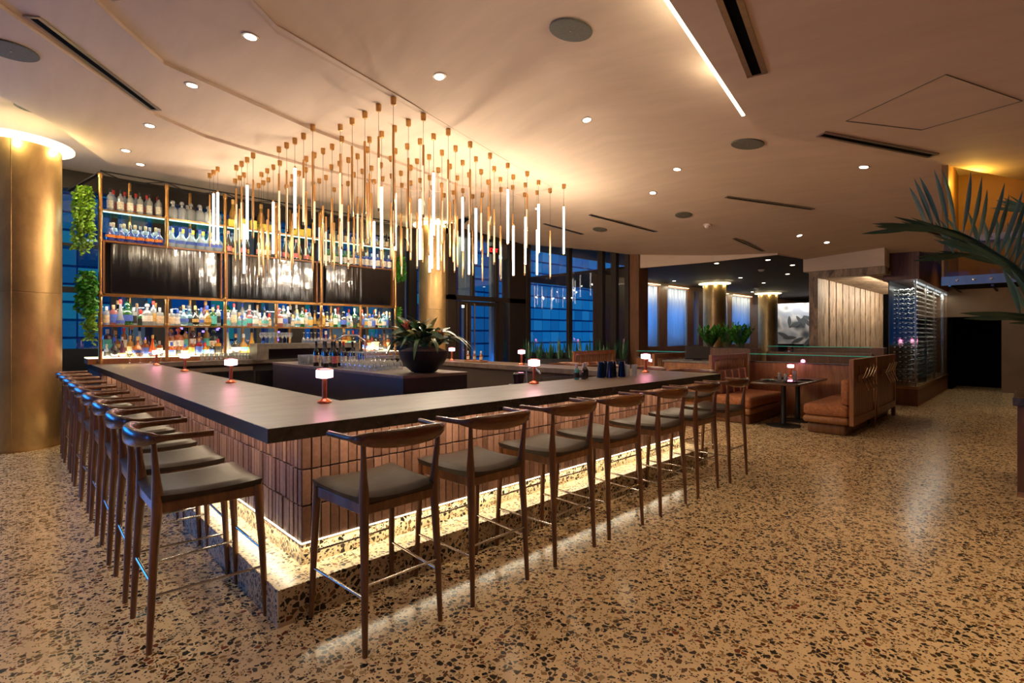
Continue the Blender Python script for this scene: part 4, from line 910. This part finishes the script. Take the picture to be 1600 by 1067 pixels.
# ================================================================ BOOTHS
def seat(x0, x1, yb, yf, lab, solid=False, px0=None, px1=None, cush=None):
    # yb: line of the back panel, yf: front edge of the seat
    t = empty('dining_booth', (x0, min(yb, yf), 0)); tag(t, lab, 'booth', 'dining booths'); y0 = min(yb, yf); th = .03; w = x1 - x0
    pa, pb = (px0 if px0 is not None else x0) - x0, (px1 if px1 is not None else x1) - x0; pw = pb - pa; q = yb - y0; z0, z1 = .17, 1.16
    b = MB()
    if solid:
        n_ = int((pw - .18) / .07)
        for k in range(n_): b.box(pa + .09 + k * .07, pa + .09 + k * .07 + .066, q - .012 - (k % 2) * .002, q + .012, z0 + .12, z1 - .09)
    else:
        n_ = int((pw - .18) / .075)
        for k in range(n_): b.box(pa + .12 + k * .075, pa + .145 + k * .075, q - .015, q + .015, z0 + .12, z1 - .09)
    back = b.build('back_panel', 'booth', t)
    for a in (pa, pb - .09): MB().box(a, a + .09, q - th, q + th, 0 if (a == pb - .09 or not solid) else z0, z1).build('post', 'booth', back, bevel=.004)
    MB().box(pa + .09, pb - .09, q - th, q + th, z1 - .09, z1).build('top_rail', 'booth', back, bevel=.004)
    MB().box(pa + .09, pb - .09, q - th, q + th, z0, z0 + .12).build('bottom_rail', 'booth', back, bevel=.004)
    if not solid: MB().box(pa + .09, pb - .09, q - th * .7, q + th * .7, .82, .88).build('mid_rail', 'booth', back)
    d = abs(yf - yb) - .05; a = (0 if yf < yb else .04)
    MB().rbox(.08, w, a + .04, a + d - .04, 0, .17, .05).build('kick_base', 'panel', t, smooth=50)
    MB().rbox(0, w, a, a + d, .17, .28, .05).build('seat_rail', 'booth', t, smooth=50)
    MB().rbox(0, w, a, a + d, .282, .46, .07, 6).build('seat_cushion', 'fabric', t, smooth=60)
    return t
def hook_set(x, y, z, lab):
    t = empty('coat_hook_rail', (x, y, z)); tag(t, lab, 'coat hooks')
    MB().box(0, .85, -.0, .02, -.045, .045).build('rail', 'booth', t)
    for k in range(4):
        q = .1 + k * .21
        MB().tube([(q - .06, -.09, .17), (q + .02, -.03, .03), (q + .02, -.01, 0), (q + .02, -.03, -.03), (q - .05, -.10, -.17)], .010, 6).build('hook', 'chrome', t, smooth=50)
seat(7.72, 9.2, -1.03, -.36, 'rust upholstered booth seat with boarded back and coat hooks, nearer one', True)
seat(9.28, 10.9, -1.03, -.36, 'rust upholstered booth seat with boarded back and coat hooks, farther one', True)
hook_set(7.95, -1.085, .87, 'row of four pronged hooks on the nearer booth end'); hook_set(9.6, -1.085, .87, 'row of four pronged hooks on the farther booth end')
t = MB().rbox(0, .62, 0, .12, 0, .38, .04).build('back_cushion', 'fabric', loc=(7.80, -.99, .465), smooth=50); tag(t, 'plain rust back cushion against the hooked booth end', 'cushion')
seat(7.72, 9.3, 1.17, .42, 'rust booth seat with slatted back left of the near table', px0=7.84, px1=9.45)
def striped(x, y, z, lab, w=1.2):
    t = empty('striped_cushion', (x, y, z)); tag(t, lab, 'cushion')
    MB().rbox(0, w, 0, .12, 0, .42, .05, 5).build('pad', 'stripe_dark', t, smooth=50)
    for k in range(4):
        q = .16 + k * (w - .3) / 3
        b = MB(); b.box(q, q + .045, -.004, .124, .005, .424); b.build('stripe', 'stripe', t)
    t.rotation_euler = (R(-6), 0, 0); return t
striped(7.98, 1.0, .465, 'brown cushion with peach stripes on the near booth bench')
def table(x0, x1, y0, y1, lab, grp='booth tables'):
    t = empty('booth_table', (x0, y0, 0)); tag(t, lab, 'table', grp); w, d = x1 - x0, y1 - y0
    MB().rbox(0, w, 0, d, .715, .75, .05).build('tabletop', 'tablet', t, smooth=50)
    for q in (.5, w - .45):
        MB().lathe([(.26, 0), (.26, .012), (.05, .03), (.038, .04), (.038, .70), (.12, .714)], (q, d / 2, 0), 28).build('pedestal', 'black', t, smooth=40)
table(7.62, 9.3, -.33, .40, 'dark wood table on black pedestals in the near booth')
PL = MB().lathe([(.05, 0), (.11, .012), (.13, .02), (.12, .021), (.05, .008)], n=24).mesh('plate', 'gloss_black', 40)
for k, (x, y) in enumerate(((7.95, -.14), (8.6, -.16), (8.0, .24), (8.7, .26))): glassobj(PL, 'plate', (x, y, .751), 'black plate on the near booth table, %s' % ('front left', 'rear right', 'front at the far side', 'rear at the far side')[k], 'black plates', 'plate')
for k, (x, y) in enumerate(((8.05, -.02), (8.5, -.02), (8.25, .14), (8.9, .1))): glassobj(TUM, 'tumbler', (x, y, .751), 'low glass on the near booth table, %s from the bar' % ORD[k], 'glasses on the near booth table')
# wall closing the booths with stone ledge and glass screen
def endwall(x, y0, y1, lab):
    t = empty('booth_end_wall', (x, y0, 0)); tag(t, lab, 'booth wall'); d = y1 - y0
    MB().box(0, .12, 0, d, 0, .98).build('panelling', 'booth', t); MB().box(-.02, .16, 0, d, .98, 1.0).build('stone_ledge', 'marble', t)
    MB().box(.05, .06, 0, d, 1.0, 1.14).build('glass_screen', 'glass', t); MB().box(.0, .11, 0, d, 1.14, 1.15).build('glass_top', 'glass_edge', t)
endwall(9.5, -.98, 1.12, 'wood wall with stone ledge and glass behind the near booth table')
endwall(9.5, 2.4, 3.75, 'wood wall with glass behind the farther booth table')
# second booth and service cabinet
seat(7.7, 9.3, 2.3, 2.9, 'booth seat with slatted back beside the service cabinet', px0=7.8, px1=9.48)
seat(7.7, 9.3, 4.3, 3.6, 'booth seat with slatted back near the street windows', px0=7.8, px1=9.4)
striped(7.98, 4.12, .49, 'brown cushion with peach stripes in the farther booth', 1.3)
table(7.75, 9.4, 2.95, 3.52, 'dark table in the farther booth')
t = empty('service_cabinet', (7.98, 1.25, 0)); tag(t, 'wood service cabinet with stone top between the booths', 'cabinet')
MB().box(0, .6, 0, .93, 0, 1.0).build('body', 'booth', t); MB().box(-.02, .62, -.0, .95, 1.0, 1.04).build('stone_top', 'concrete', t, bevel=.003)
for k in range(2): MB().box(-.015, 0, .02 + k * .46, .46 + k * .46, .08, .93).build('door', 'booth', t, bevel=.003)
t = empty('point_of_sale_screen', (8.25, 1.62, 1.04), R(-70)); tag(t, 'tilted black touchscreen on the service cabinet', 'screen')
o = MB().box(-.22, .22, -.012, .012, .03, .27).build('display', 'gloss_black', t, bevel=.004); o.rotation_euler = (R(-15), 0, 0)
o = MB().box(-.23, .23, .0125, .02, .02, .28).build('housing', 'gloss_black', t); o.rotation_euler = (R(-15), 0, 0)
MB().box(-.08, .08, .03, .14, 0, .12).build('stand', 'gloss_black', t)
t = empty('low_wood_wall', (9.75, 1.2, 0)); tag(t, 'low dark wood planter wall behind the booths', 'planter')
MB().box(0, .6, 0, 1.25, 0, 1.24).build('body', 'panel', t); MB().box(.05, .55, .05, 1.2, 1.24, 1.25).build('soil', 'soil', t)
t = empty('low_wood_wall', (9.9, -.75, 0)); tag(t, 'low wood wall with glass behind the near booth', 'wall')
MB().box(.6, .75, 0, 1.9, 0, 1.16).build('body', 'panel', t); MB().box(.66, .67, 0, 1.9, 1.16, 1.28).build('glass_screen', 'glass', t); MB().box(.62, .72, 0, 1.9, 1.28, 1.29).build('glass_top', 'glass_edge', t)
# shrubby plants
def shrub(x, y, z, lab, n=44, h=.42, mt='leaf', spread=.30):
    t = empty('leafy_plant', (x, y, z)); tag(t, lab, 'plant', 'leafy plants behind the booths'); b = MB(); s_ = MB()
    for k in range(n):
        a = random.uniform(0, 2 * pi); lean = random.uniform(.05, spread); hh = h * random.uniform(.7, 1.05)
        tip = Vector((cos(a) * lean, sin(a) * lean, hh)); base = Vector((cos(a) * .04, sin(a) * .04, 0))
        s_.tube([base, (base + tip) / 2 + Vector((0, 0, .03)), tip], [.006, .005, .003], 5)
        for j in range(8):
            q = .25 + .75 * j / 7; p = base.lerp(tip, q); a2 = a + (pi / 2 if j % 2 else -pi / 2)
            d = Vector((cos(a2), sin(a2), .7)).normalized() if j < 7 else Vector((cos(a) * .3, sin(a) * .3, 1))
            b.leaf(p, p + d * .10, .05, .1, 3)
    s_.build('stems', 'stalk', t); b.build('foliage', mt, t, smooth=60)
shrub(9.98, 1.50, 1.245, 'bushy glossy green plant in the planter wall, right of three'); shrub(10.05, 1.82, 1.245, 'bushy glossy green plant in the planter wall, middle of three', 26, .46); shrub(9.98, 2.15, 1.245, 'bushy glossy green plant in the planter wall, left of three')
def snake(x, y, z, lab):
    t = empty('snake_plant', (x, y, z)); tag(t, lab, 'plant', 'snake plants along the windows'); b = MB()
    for k in range(11):
        a = random.uniform(0, 2 * pi); L = random.uniform(.3, .6)
        b.leaf((cos(a) * .05, sin(a) * .05, 0), (cos(a) * .16 + random.uniform(-.05, .05), sin(a) * .16, L), .05, .03, 4, up=(cos(a), sin(a), .1))
    b.build('leaves', 'leaf_dark', t, smooth=60)
t = empty('window_planter', (8.6, 6.5, 0)); tag(t, 'long dark planter box below the street windows', 'planter')
o = MB().bar((.05, .1, .45), (1.65, -2.0, .45), .35, .9).build('box', 'black', t); 
for k in range(10):
    q = k / 9; snake(8.68 + 1.5 * q, 6.53 - 1.95 * q, .86, 'snake plant with upright leaves, %s from the entrance' % ORD[k])

# ================================================================ WINE CABINET
t = empty('wine_cabinet', (12.67, -1.16, 0)); tag(t, 'tall lit glass wine cabinet on a wood plinth', 'wine cabinet')
MB().box(.0, 5.7, .0, .52, 0, .36).build('plinth', 'panel', t); MB().box(-.03, 5.72, -.02, .54, .36, .42).build('sill', 'brass', t)
MB().box(-.05, 5.75, -.03, .60, 2.72, 3.32).build('header', 'panel', t)
MB().box(.0, .012, .0, .5, .42, 2.72).build('glass_panel', 'glass', t)
for k in range(4): MB().box(.012 + k * 1.42, 1.40 + k * 1.42, .0, .012, .42, 2.72).build('glass_panel', 'glass', t)
MB().box(.02, 5.68, .50, .52, .42, 2.72).build('back_panel', 'black', t)
b = MB()
for k in range(5): b.box(.02 + k * 1.4, .05 + k * 1.4, .03, .06, .42, 2.72)
b.build('steel_upright', 'steel', t); MB().box(.05, 5.6, .04, .07, 2.66, 2.69).build('led_strip', 'cool_led', t)
MB().box(5.62, 5.72, -.02, .54, .42, 2.72).build('end_post', 'panel', t)
MB().box(4.2, 4.32, .0, .05, .42, 2.72).build('door_rail', 'chrome', t)
for k in range(4): lamp('wine_glow', 'AREA', (.7 + k * 1.4, .12, 2.64), 14, (1, .95, .85), 1.3, .08, parent=t)
lamp('wine_glow', 'AREA', (.06, .25, 2.6), 6, (.9, .95, 1), .05, .4, (0, R(-20), 0), parent=t)
WB = MB().lathe([(.037, 0), (.037, .18), (.029, .21), (.014, .235), (.013, .30)], n=10); WBM = WB.mesh('wine_bottle', [bmat('dgreen')], 50)
WBM2 = MB().lathe([(.037, 0), (.037, .18), (.029, .21), (.014, .235), (.013, .30)], n=10).mesh('wine_bottle', [mat('wine_bottle_dark', (.03, .035, .03), .15, coat=.5)], 50)
FOIL = MB().lathe([(.0145, .235), (.0150, .302), (.006, .304)], n=8).mesh('foil', [mat('foil', (.55, .5, .42), .3, .7)], 40)
cols = [(12.70, -.78), (12.70, -.92), (12.70, -1.04)]
def wb(loc, rot, lab):
    o = bpy.data.objects.new('wine_bottle', WBM2); C.objects.link(o); o.location = loc; o.rotation_euler = rot; tag(o, lab, 'bottle', 'wine bottles lying in the lit cabinet')
    c = bpy.data.objects.new('foil', FOIL); C.objects.link(c); c.parent = o
for r_i in range(20):
    z = .52 + r_i * .105
    for ci, dy in enumerate((.12, .22, .32, .42)):
        wb((13.06, -1.16 + dy, z), (0, R(-90), 0), 'wine bottle in the end face of the lit cabinet, shelf %s up, %s from corner' % (ORD[r_i], ORD[ci]))
    for ci in range(10):
        x = 13.35 + ci * .30 + (.12 if ci > 3 else 0) + ci * .04
        wb((x, -.74, z), (R(90), 0, 0), 'wine bottle in the long face of the cabinet, shelf %s up, column %s from corner' % (ORD[r_i], ORD[ci]))

# ================================================================ VINES
def vine(x, y, z0, L, w, lab, m_='leaf_lit', nv=10):
    t = empty('trailing_vine', (x, y, z0)); tag(t, lab, 'plant', 'trailing vines on the shelving'); b = MB(); s_ = MB()
    MB().lathe([(.05, -.10), (.07, 0), (.06, 0)], n=14).build('pot', 'black', t, smooth=40)
    for k in range(nv):
        dx = random.uniform(-w, w * .6); dy = random.uniform(-.12, .1); LL_ = L * random.uniform(.45, 1)
        pts = [Vector((0, 0, 0)), Vector((dx * .6, dy, .06)), Vector((dx, dy, -.05))]
        m_n = 10
        for j in range(m_n): pts.append(Vector((dx + random.uniform(-.03, .03), dy + random.uniform(-.03, .03), -.05 - LL_ * (j + 1) / m_n)))
        s_.tube(pts, .003, 4)
        for j in range(len(pts) - 1):
            for q in range(6):
                p = pts[j].lerp(pts[j + 1], q / 6); d = Vector((random.uniform(-1, 1), random.uniform(-1, .6), random.uniform(-.8, .3))).normalized()
                b.leaf(p, p + d * random.uniform(.045, .07), .038, .1, 3, up=(d.y, -d.x, .8))
    s_.build('stems', 'stalk', t); b.build('foliage', m_, t, smooth=60); return t
vine(-.36, 7.30, 3.74, .95, .16, 'bright green vine trailing from the top left of the shelving', 'leaf_lit', 16)
vine(-.33, 7.34, 2.44, .60, .13, 'dark green vine trailing beside the leftmost television', 'leaf', 12)
vine(-.33, 7.38, 1.98, .55, .08, 'sparse vine trailing down to the bar counter at the left', 'leaf_lit', 6)
vine(5.22, 7.32, 3.25, .5, .10, 'green vine at the right end of the top shelf', 'leaf', 9); vine(5.22, 7.42, 2.1, .4, .07, 'small vine at the right end of the middle shelf', 'leaf', 5)

# ================================================================ BOWL OF BROMELIADS
t = empty('plant_bowl', (2.03, 1.72, 1.121)); tag(t, 'wide black bowl of broad-leaved plants with coral flowers on the island', 'plant')
MB().lathe([(.10, 0), (.13, .008), (.20, .07), (.255, .16), (.272, .235), (.258, .235), (.24, .19)], n=40, cap1=True).build('bowl', 'black', t, smooth=50)
MB().lathe([(.25, .19), (.24, .24), (.14, .275), (.02, .285)], n=30).build('moss', 'moss', t, smooth=60)
b = MB(); b2 = MB(); b3 = MB()
for k in range(110):
    a = random.uniform(0, 2 * pi); r0 = random.uniform(.0, .15); L = random.uniform(.14, .27); el = random.uniform(-.35, 1.1)
    p = Vector((cos(a) * r0 * 1.3, sin(a) * r0 * 1.3, .27 + random.uniform(0, .17))); d = Vector((cos(a) * cos(el), sin(a) * cos(el), sin(el)))
    (b2 if k % 3 == 0 else b).leaf(p, p + d * L, random.uniform(.06, .10), .16, 7, up=(random.uniform(-.9, .9), random.uniform(-.9, .9), .7))
for k in range(18):
    a = random.uniform(0, 2 * pi); L = random.uniform(.30, .46)
    p = Vector((cos(a) * .15, sin(a) * .15, .31)); b3.leaf(p, p + Vector((cos(a) * L, sin(a) * L, random.uniform(-.16, .02))), .045, .26, 8, up=(0, 0, 1))
b.build('dark_leaves', 'leaf_dark', t, smooth=60); b2.build('mottled_leaves', 'leaf_pale', t, smooth=60); b3.build('drooping_leaves', 'leaf_dark', t, smooth=60)
for (dx, dy, dz) in ((-.22, -.02, .50), (.13, -.13, .40)):
    b = MB()
    for k in range(18):
        a = k * 2.4; p = Vector((dx, dy, dz - .06)); b.leaf(p, p + Vector((cos(a) * (.03 + .003 * k), sin(a) * (.03 + .003 * k), .13 - .003 * k)), .035, .08, 4)
    b.build('flower', 'flower', t, smooth=60)

# ================================================================ SMALL THINGS ON THE BAR
CUP = MB().lathe([(.045, 0), (.044, .01), (.032, .165), (.030, .17)], n=18).mesh('shaker_tin', mat('blue_black_tin', (.03, .05, .10), .22, .7), 50)
for k, (x, y) in enumerate(((3.36, .33), (3.45, .27), (3.54, .30), (3.62, .24), (3.50, .38))): glassobj(CUP, 'shaker_tin', (x, y, 1.068), 'upturned dark blue shaker tin, %s from the left on the front bar' % ORD[k], 'shaker tins on the front bar', 'shaker')
for k, (x, y) in enumerate(((3.70, .22), (3.78, .18), (3.76, .30))): glassobj(TUM, 'tumbler', (x, y, 1.068), 'clear mixing glass beside the shaker tins, %s from the left' % ORD[k], 'mixing glasses by the shaker tins')
for k, (x, y) in enumerate(((2.98, .36), (3.06, .33), (3.16, .38))): bottle('small', 'dark' if k else 'teal', 'steel', 'black', (x, y, 1.068), 'small bitters bottle left of the shaker tins, %s from the left' % ORD[k], 'bitters left of the shaker tins', .9)
t = empty('bitters_tray', (4.5, 3.75, 1.068)); tag(t, 'small dark tray holding amber bottles on the far arm of the bar', 'tray')
MB().rbox(-.1, .1, -.22, .22, 0, .025, .03).build('tray', 'copper_frame', t, smooth=40)
for k in range(5): bottle('small', 'amber', 'steel', 'cream', (4.46 + (k % 2) * .08, 3.58 + k * .085, 1.094), 'small amber bottle on the tray, %s from the right' % ORD[k], 'amber bottles on the tray', .85)
t = empty('wire_rack', (3.3, 1.0, .0)); tag(t, 'steel under-bar sink station with tap behind the front counter', 'sink')
MB().box(-1.4, .7, -.5, -.02, .0, .90).build('cabinet', 'black', t); MB().box(-1.4, .7, -.5, .0, .90, .93).build('worktop', 'steel', t)
b = MB()
for k in range(20): b.bar((-.2 + k * .04, -.45, .94), (-.2 + k * .04, -.05, .94), .004)
b.bar((-.2, -.05, .94), (-.2, -.05, 1.04), .006); b.bar((.56, -.05, .94), (.56, -.05, 1.04), .006); b.bar((-.2, -.05, 1.04), (.56, -.05, 1.04), .006)
b.build('drying_rack', 'chrome', t)
MB().tube([(-.5, -.1, .93), (-.5, -.1, 1.15), (-.5, -.2, 1.2), (-.5, -.3, 1.12)], .01, 8).build('tap', 'chrome', t, smooth=50)
t = MB().box(0, .25, 0, .18, 0, .015).build('cutting_board', mat('red_board', (.6, .05, .03), .4), loc=(2.0, .62, .931)); tag(t, 'small red cutting board behind the front counter', 'cutting board')
t = empty('espresso_grinder', (2.5, .72, .931)); tag(t, 'black bar blender standing behind the front counter', 'blender')
MB().box(-.08, .08, -.08, .08, 0, .10).build('base', 'gloss_black', t, bevel=.01); MB().lathe([(.05, .1), (.065, .2), (.05, .215)], n=16).build('jug', 'gloss_black', t, smooth=40)

# ================================================================ MURAL AND EXIT SIGN
m, n, p = nm('mural_print'); v = texco(n, (1, 1, 1))
w1 = n.nodes.new('ShaderNodeTexWave'); w1.inputs['Scale'].default_value = .7; w1.inputs['Distortion'].default_value = 9; w1.inputs['Detail'].default_value = 2; link(n, v, w1.inputs['Vector'])
link(n, ramp(n, w1.outputs['Fac'], [(0, (.06, .07, .09)), (.12, (.22, .22, .22)), (.3, (.42, .42, .44)), (.55, (.55, .54, .56)), (.9, (.30, .33, .40))]), p.inputs['Base Color']); M['mural'] = m
t = MB().box(24.9, 24.95, 3.4, 5.95, 1.1, 3.0).build('wall_mural', 'mural'); tag(t, 'pale mural of grey leaves and a bird in the dining room', 'mural')
b = MB()
for k in range(12):
    a = R(-60 + k * 30); c0 = Vector((24.88, 4.3 + (k % 4) * .3, 1.4 + (k // 4) * .5)); b.leaf(c0, c0 + Vector((0, cos(a) * .6, sin(a) * .5)), .16, .02, 5, .001, (1, 0, 0), .02)
t = b.build('mural_leaves', M['steel'] if False else mat('mural_grey', (.07, .08, .09), .8)); tag(t, 'dark grey painted leaves across the pale mural', 'mural leaves')
lamp('mural_wash', 'AREA', (24.4, 4.6, 3.2), 45, (1, .95, .85), .1, 2.4, (0, R(-25), 0))
def text_mesh(body, size, m_, name='letters'):
    fc = bpy.data.curves.new('text', 'FONT'); fc.body = body; fc.size = size; fc.extrude = .004; fc.align_x = 'CENTER'
    tmp = bpy.data.objects.new('tmp', fc); C.objects.link(tmp); dg = bpy.context.evaluated_depsgraph_get()
    me = bpy.data.meshes.new_from_object(tmp.evaluated_get(dg)); bpy.data.objects.remove(tmp); me.materials.clear(); me.materials.append(m_)
    o = bpy.data.objects.new(name, me); C.objects.link(o); return o
t = empty('exit_sign', (7.45, 6.55, 3.62)); tag(t, 'small red lit exit sign above the entrance doors', 'sign')
MB().box(-.2, .2, 0, .02, -.08, .12).build('panel', 'black', t)
fo = text_mesh('EXIT', .14, glow('exit_red', (1, .02, .02), 3)); fo.parent = t; fo.location = (0, -.004, -.03); fo.rotation_euler = (R(90), 0, 0)

# ================================================================ STREET OUTSIDE
struct(MB().box(-30, 60, 9.2, 45, -.3, -.15).build('floor', mat('asphalt', (.02, .03, .05), .4)), 'dark street outside')
def building(x, y, w, h, cols_, rows_, colr, lab, wcols):
    t = empty('building', (x, y, -.15)); tag(t, lab, 'building', 'buildings across the street')
    MB().box(0, w, 0, .6, 0, h).build('facade', mat('facade_blue', colr, .7), t)
    for ci, wc in enumerate(wcols):
        b = MB()
        for i in range(cols_):
            for j in range(rows_):
                if random.Random(i * 31 + j * 7 + int(x)).randrange(len(wcols)) == ci:
                    b.box(w * (i + .04) / cols_, w * (i + .96) / cols_, -.03, 0, h * (j + .07) / rows_, h * (j + .93) / rows_)
        if b.v: b.build('windows', glow('street_window', *wc), t)
building(-6, 17, 8.5, 9, 15, 17, (.02, .16, .40), 'dim blue office building across the street at the left', [((.02, .26, .58), .38), ((.03, .36, .62), .42), ((.02, .17, .46), .36), ((.01, .10, .34), .3), ((.02, .22, .55), .38)])
building(3, 16, 9, 12, 18, 24, (.01, .12, .32), 'blue-lit building with green and teal windows across the street', [((.03, .42, .45), .38), ((.02, .30, .62), .42), ((.01, .12, .4), .4), ((.01, .05, .25), .4), ((.02, .18, .6), .5)])
building(14, 16, 14, 10, 20, 16, (.01, .16, .45), 'blue building seen through the windows by the entrance', [((.01, .22, .66), .55), ((.01, .20, .62), .52), ((.01, .24, .70), .55), ((.01, .18, .58), .5), ((.02, .28, .74), .55)])
t = empty('street_lettering', (12.1, 11.5, 4.35), R(-44)); tag(t, 'white lit letters of a street sign seen through the window', 'sign')
o = text_mesh('ZA', .42, glow('white_sign', (.75, .95, 1), 2)); o.parent = t; o.rotation_euler = (R(90), 0, 0)
MB().box(-.02, .02, .01, .05, -4.5, 0).build('sign_pole', 'black', t)
for k, x in enumerate((1.6, 2.4, -1.0, 4.6)):
    t = empty('street_sign', (x, 12.5, 0)); tag(t, 'blurred row of violet shop lights, %s outside the left windows' % ORD[k], 'shop lights', 'violet shop lights in the street')
    b = MB()
    for q in range(14): b.lathe([(.03, 0), (.03, .05)], (random.uniform(-.5, .5), 0, 1.55 + random.uniform(-.25, .3)), 8)
    MB().box(-.55, .55, .06, .1, 0, 1.95).build('board', 'black', t)
    b.build('bulbs', glow('violet_bulbs', (.35, .2, 1), 4), t)
for _o in bpy.data.objects:
    if _o.get('label') and len(_o['label'].split()) > 16: print('LONG', _o['label'])
print('OBJECTS', len(bpy.data.objects), 'pendants', cnt)
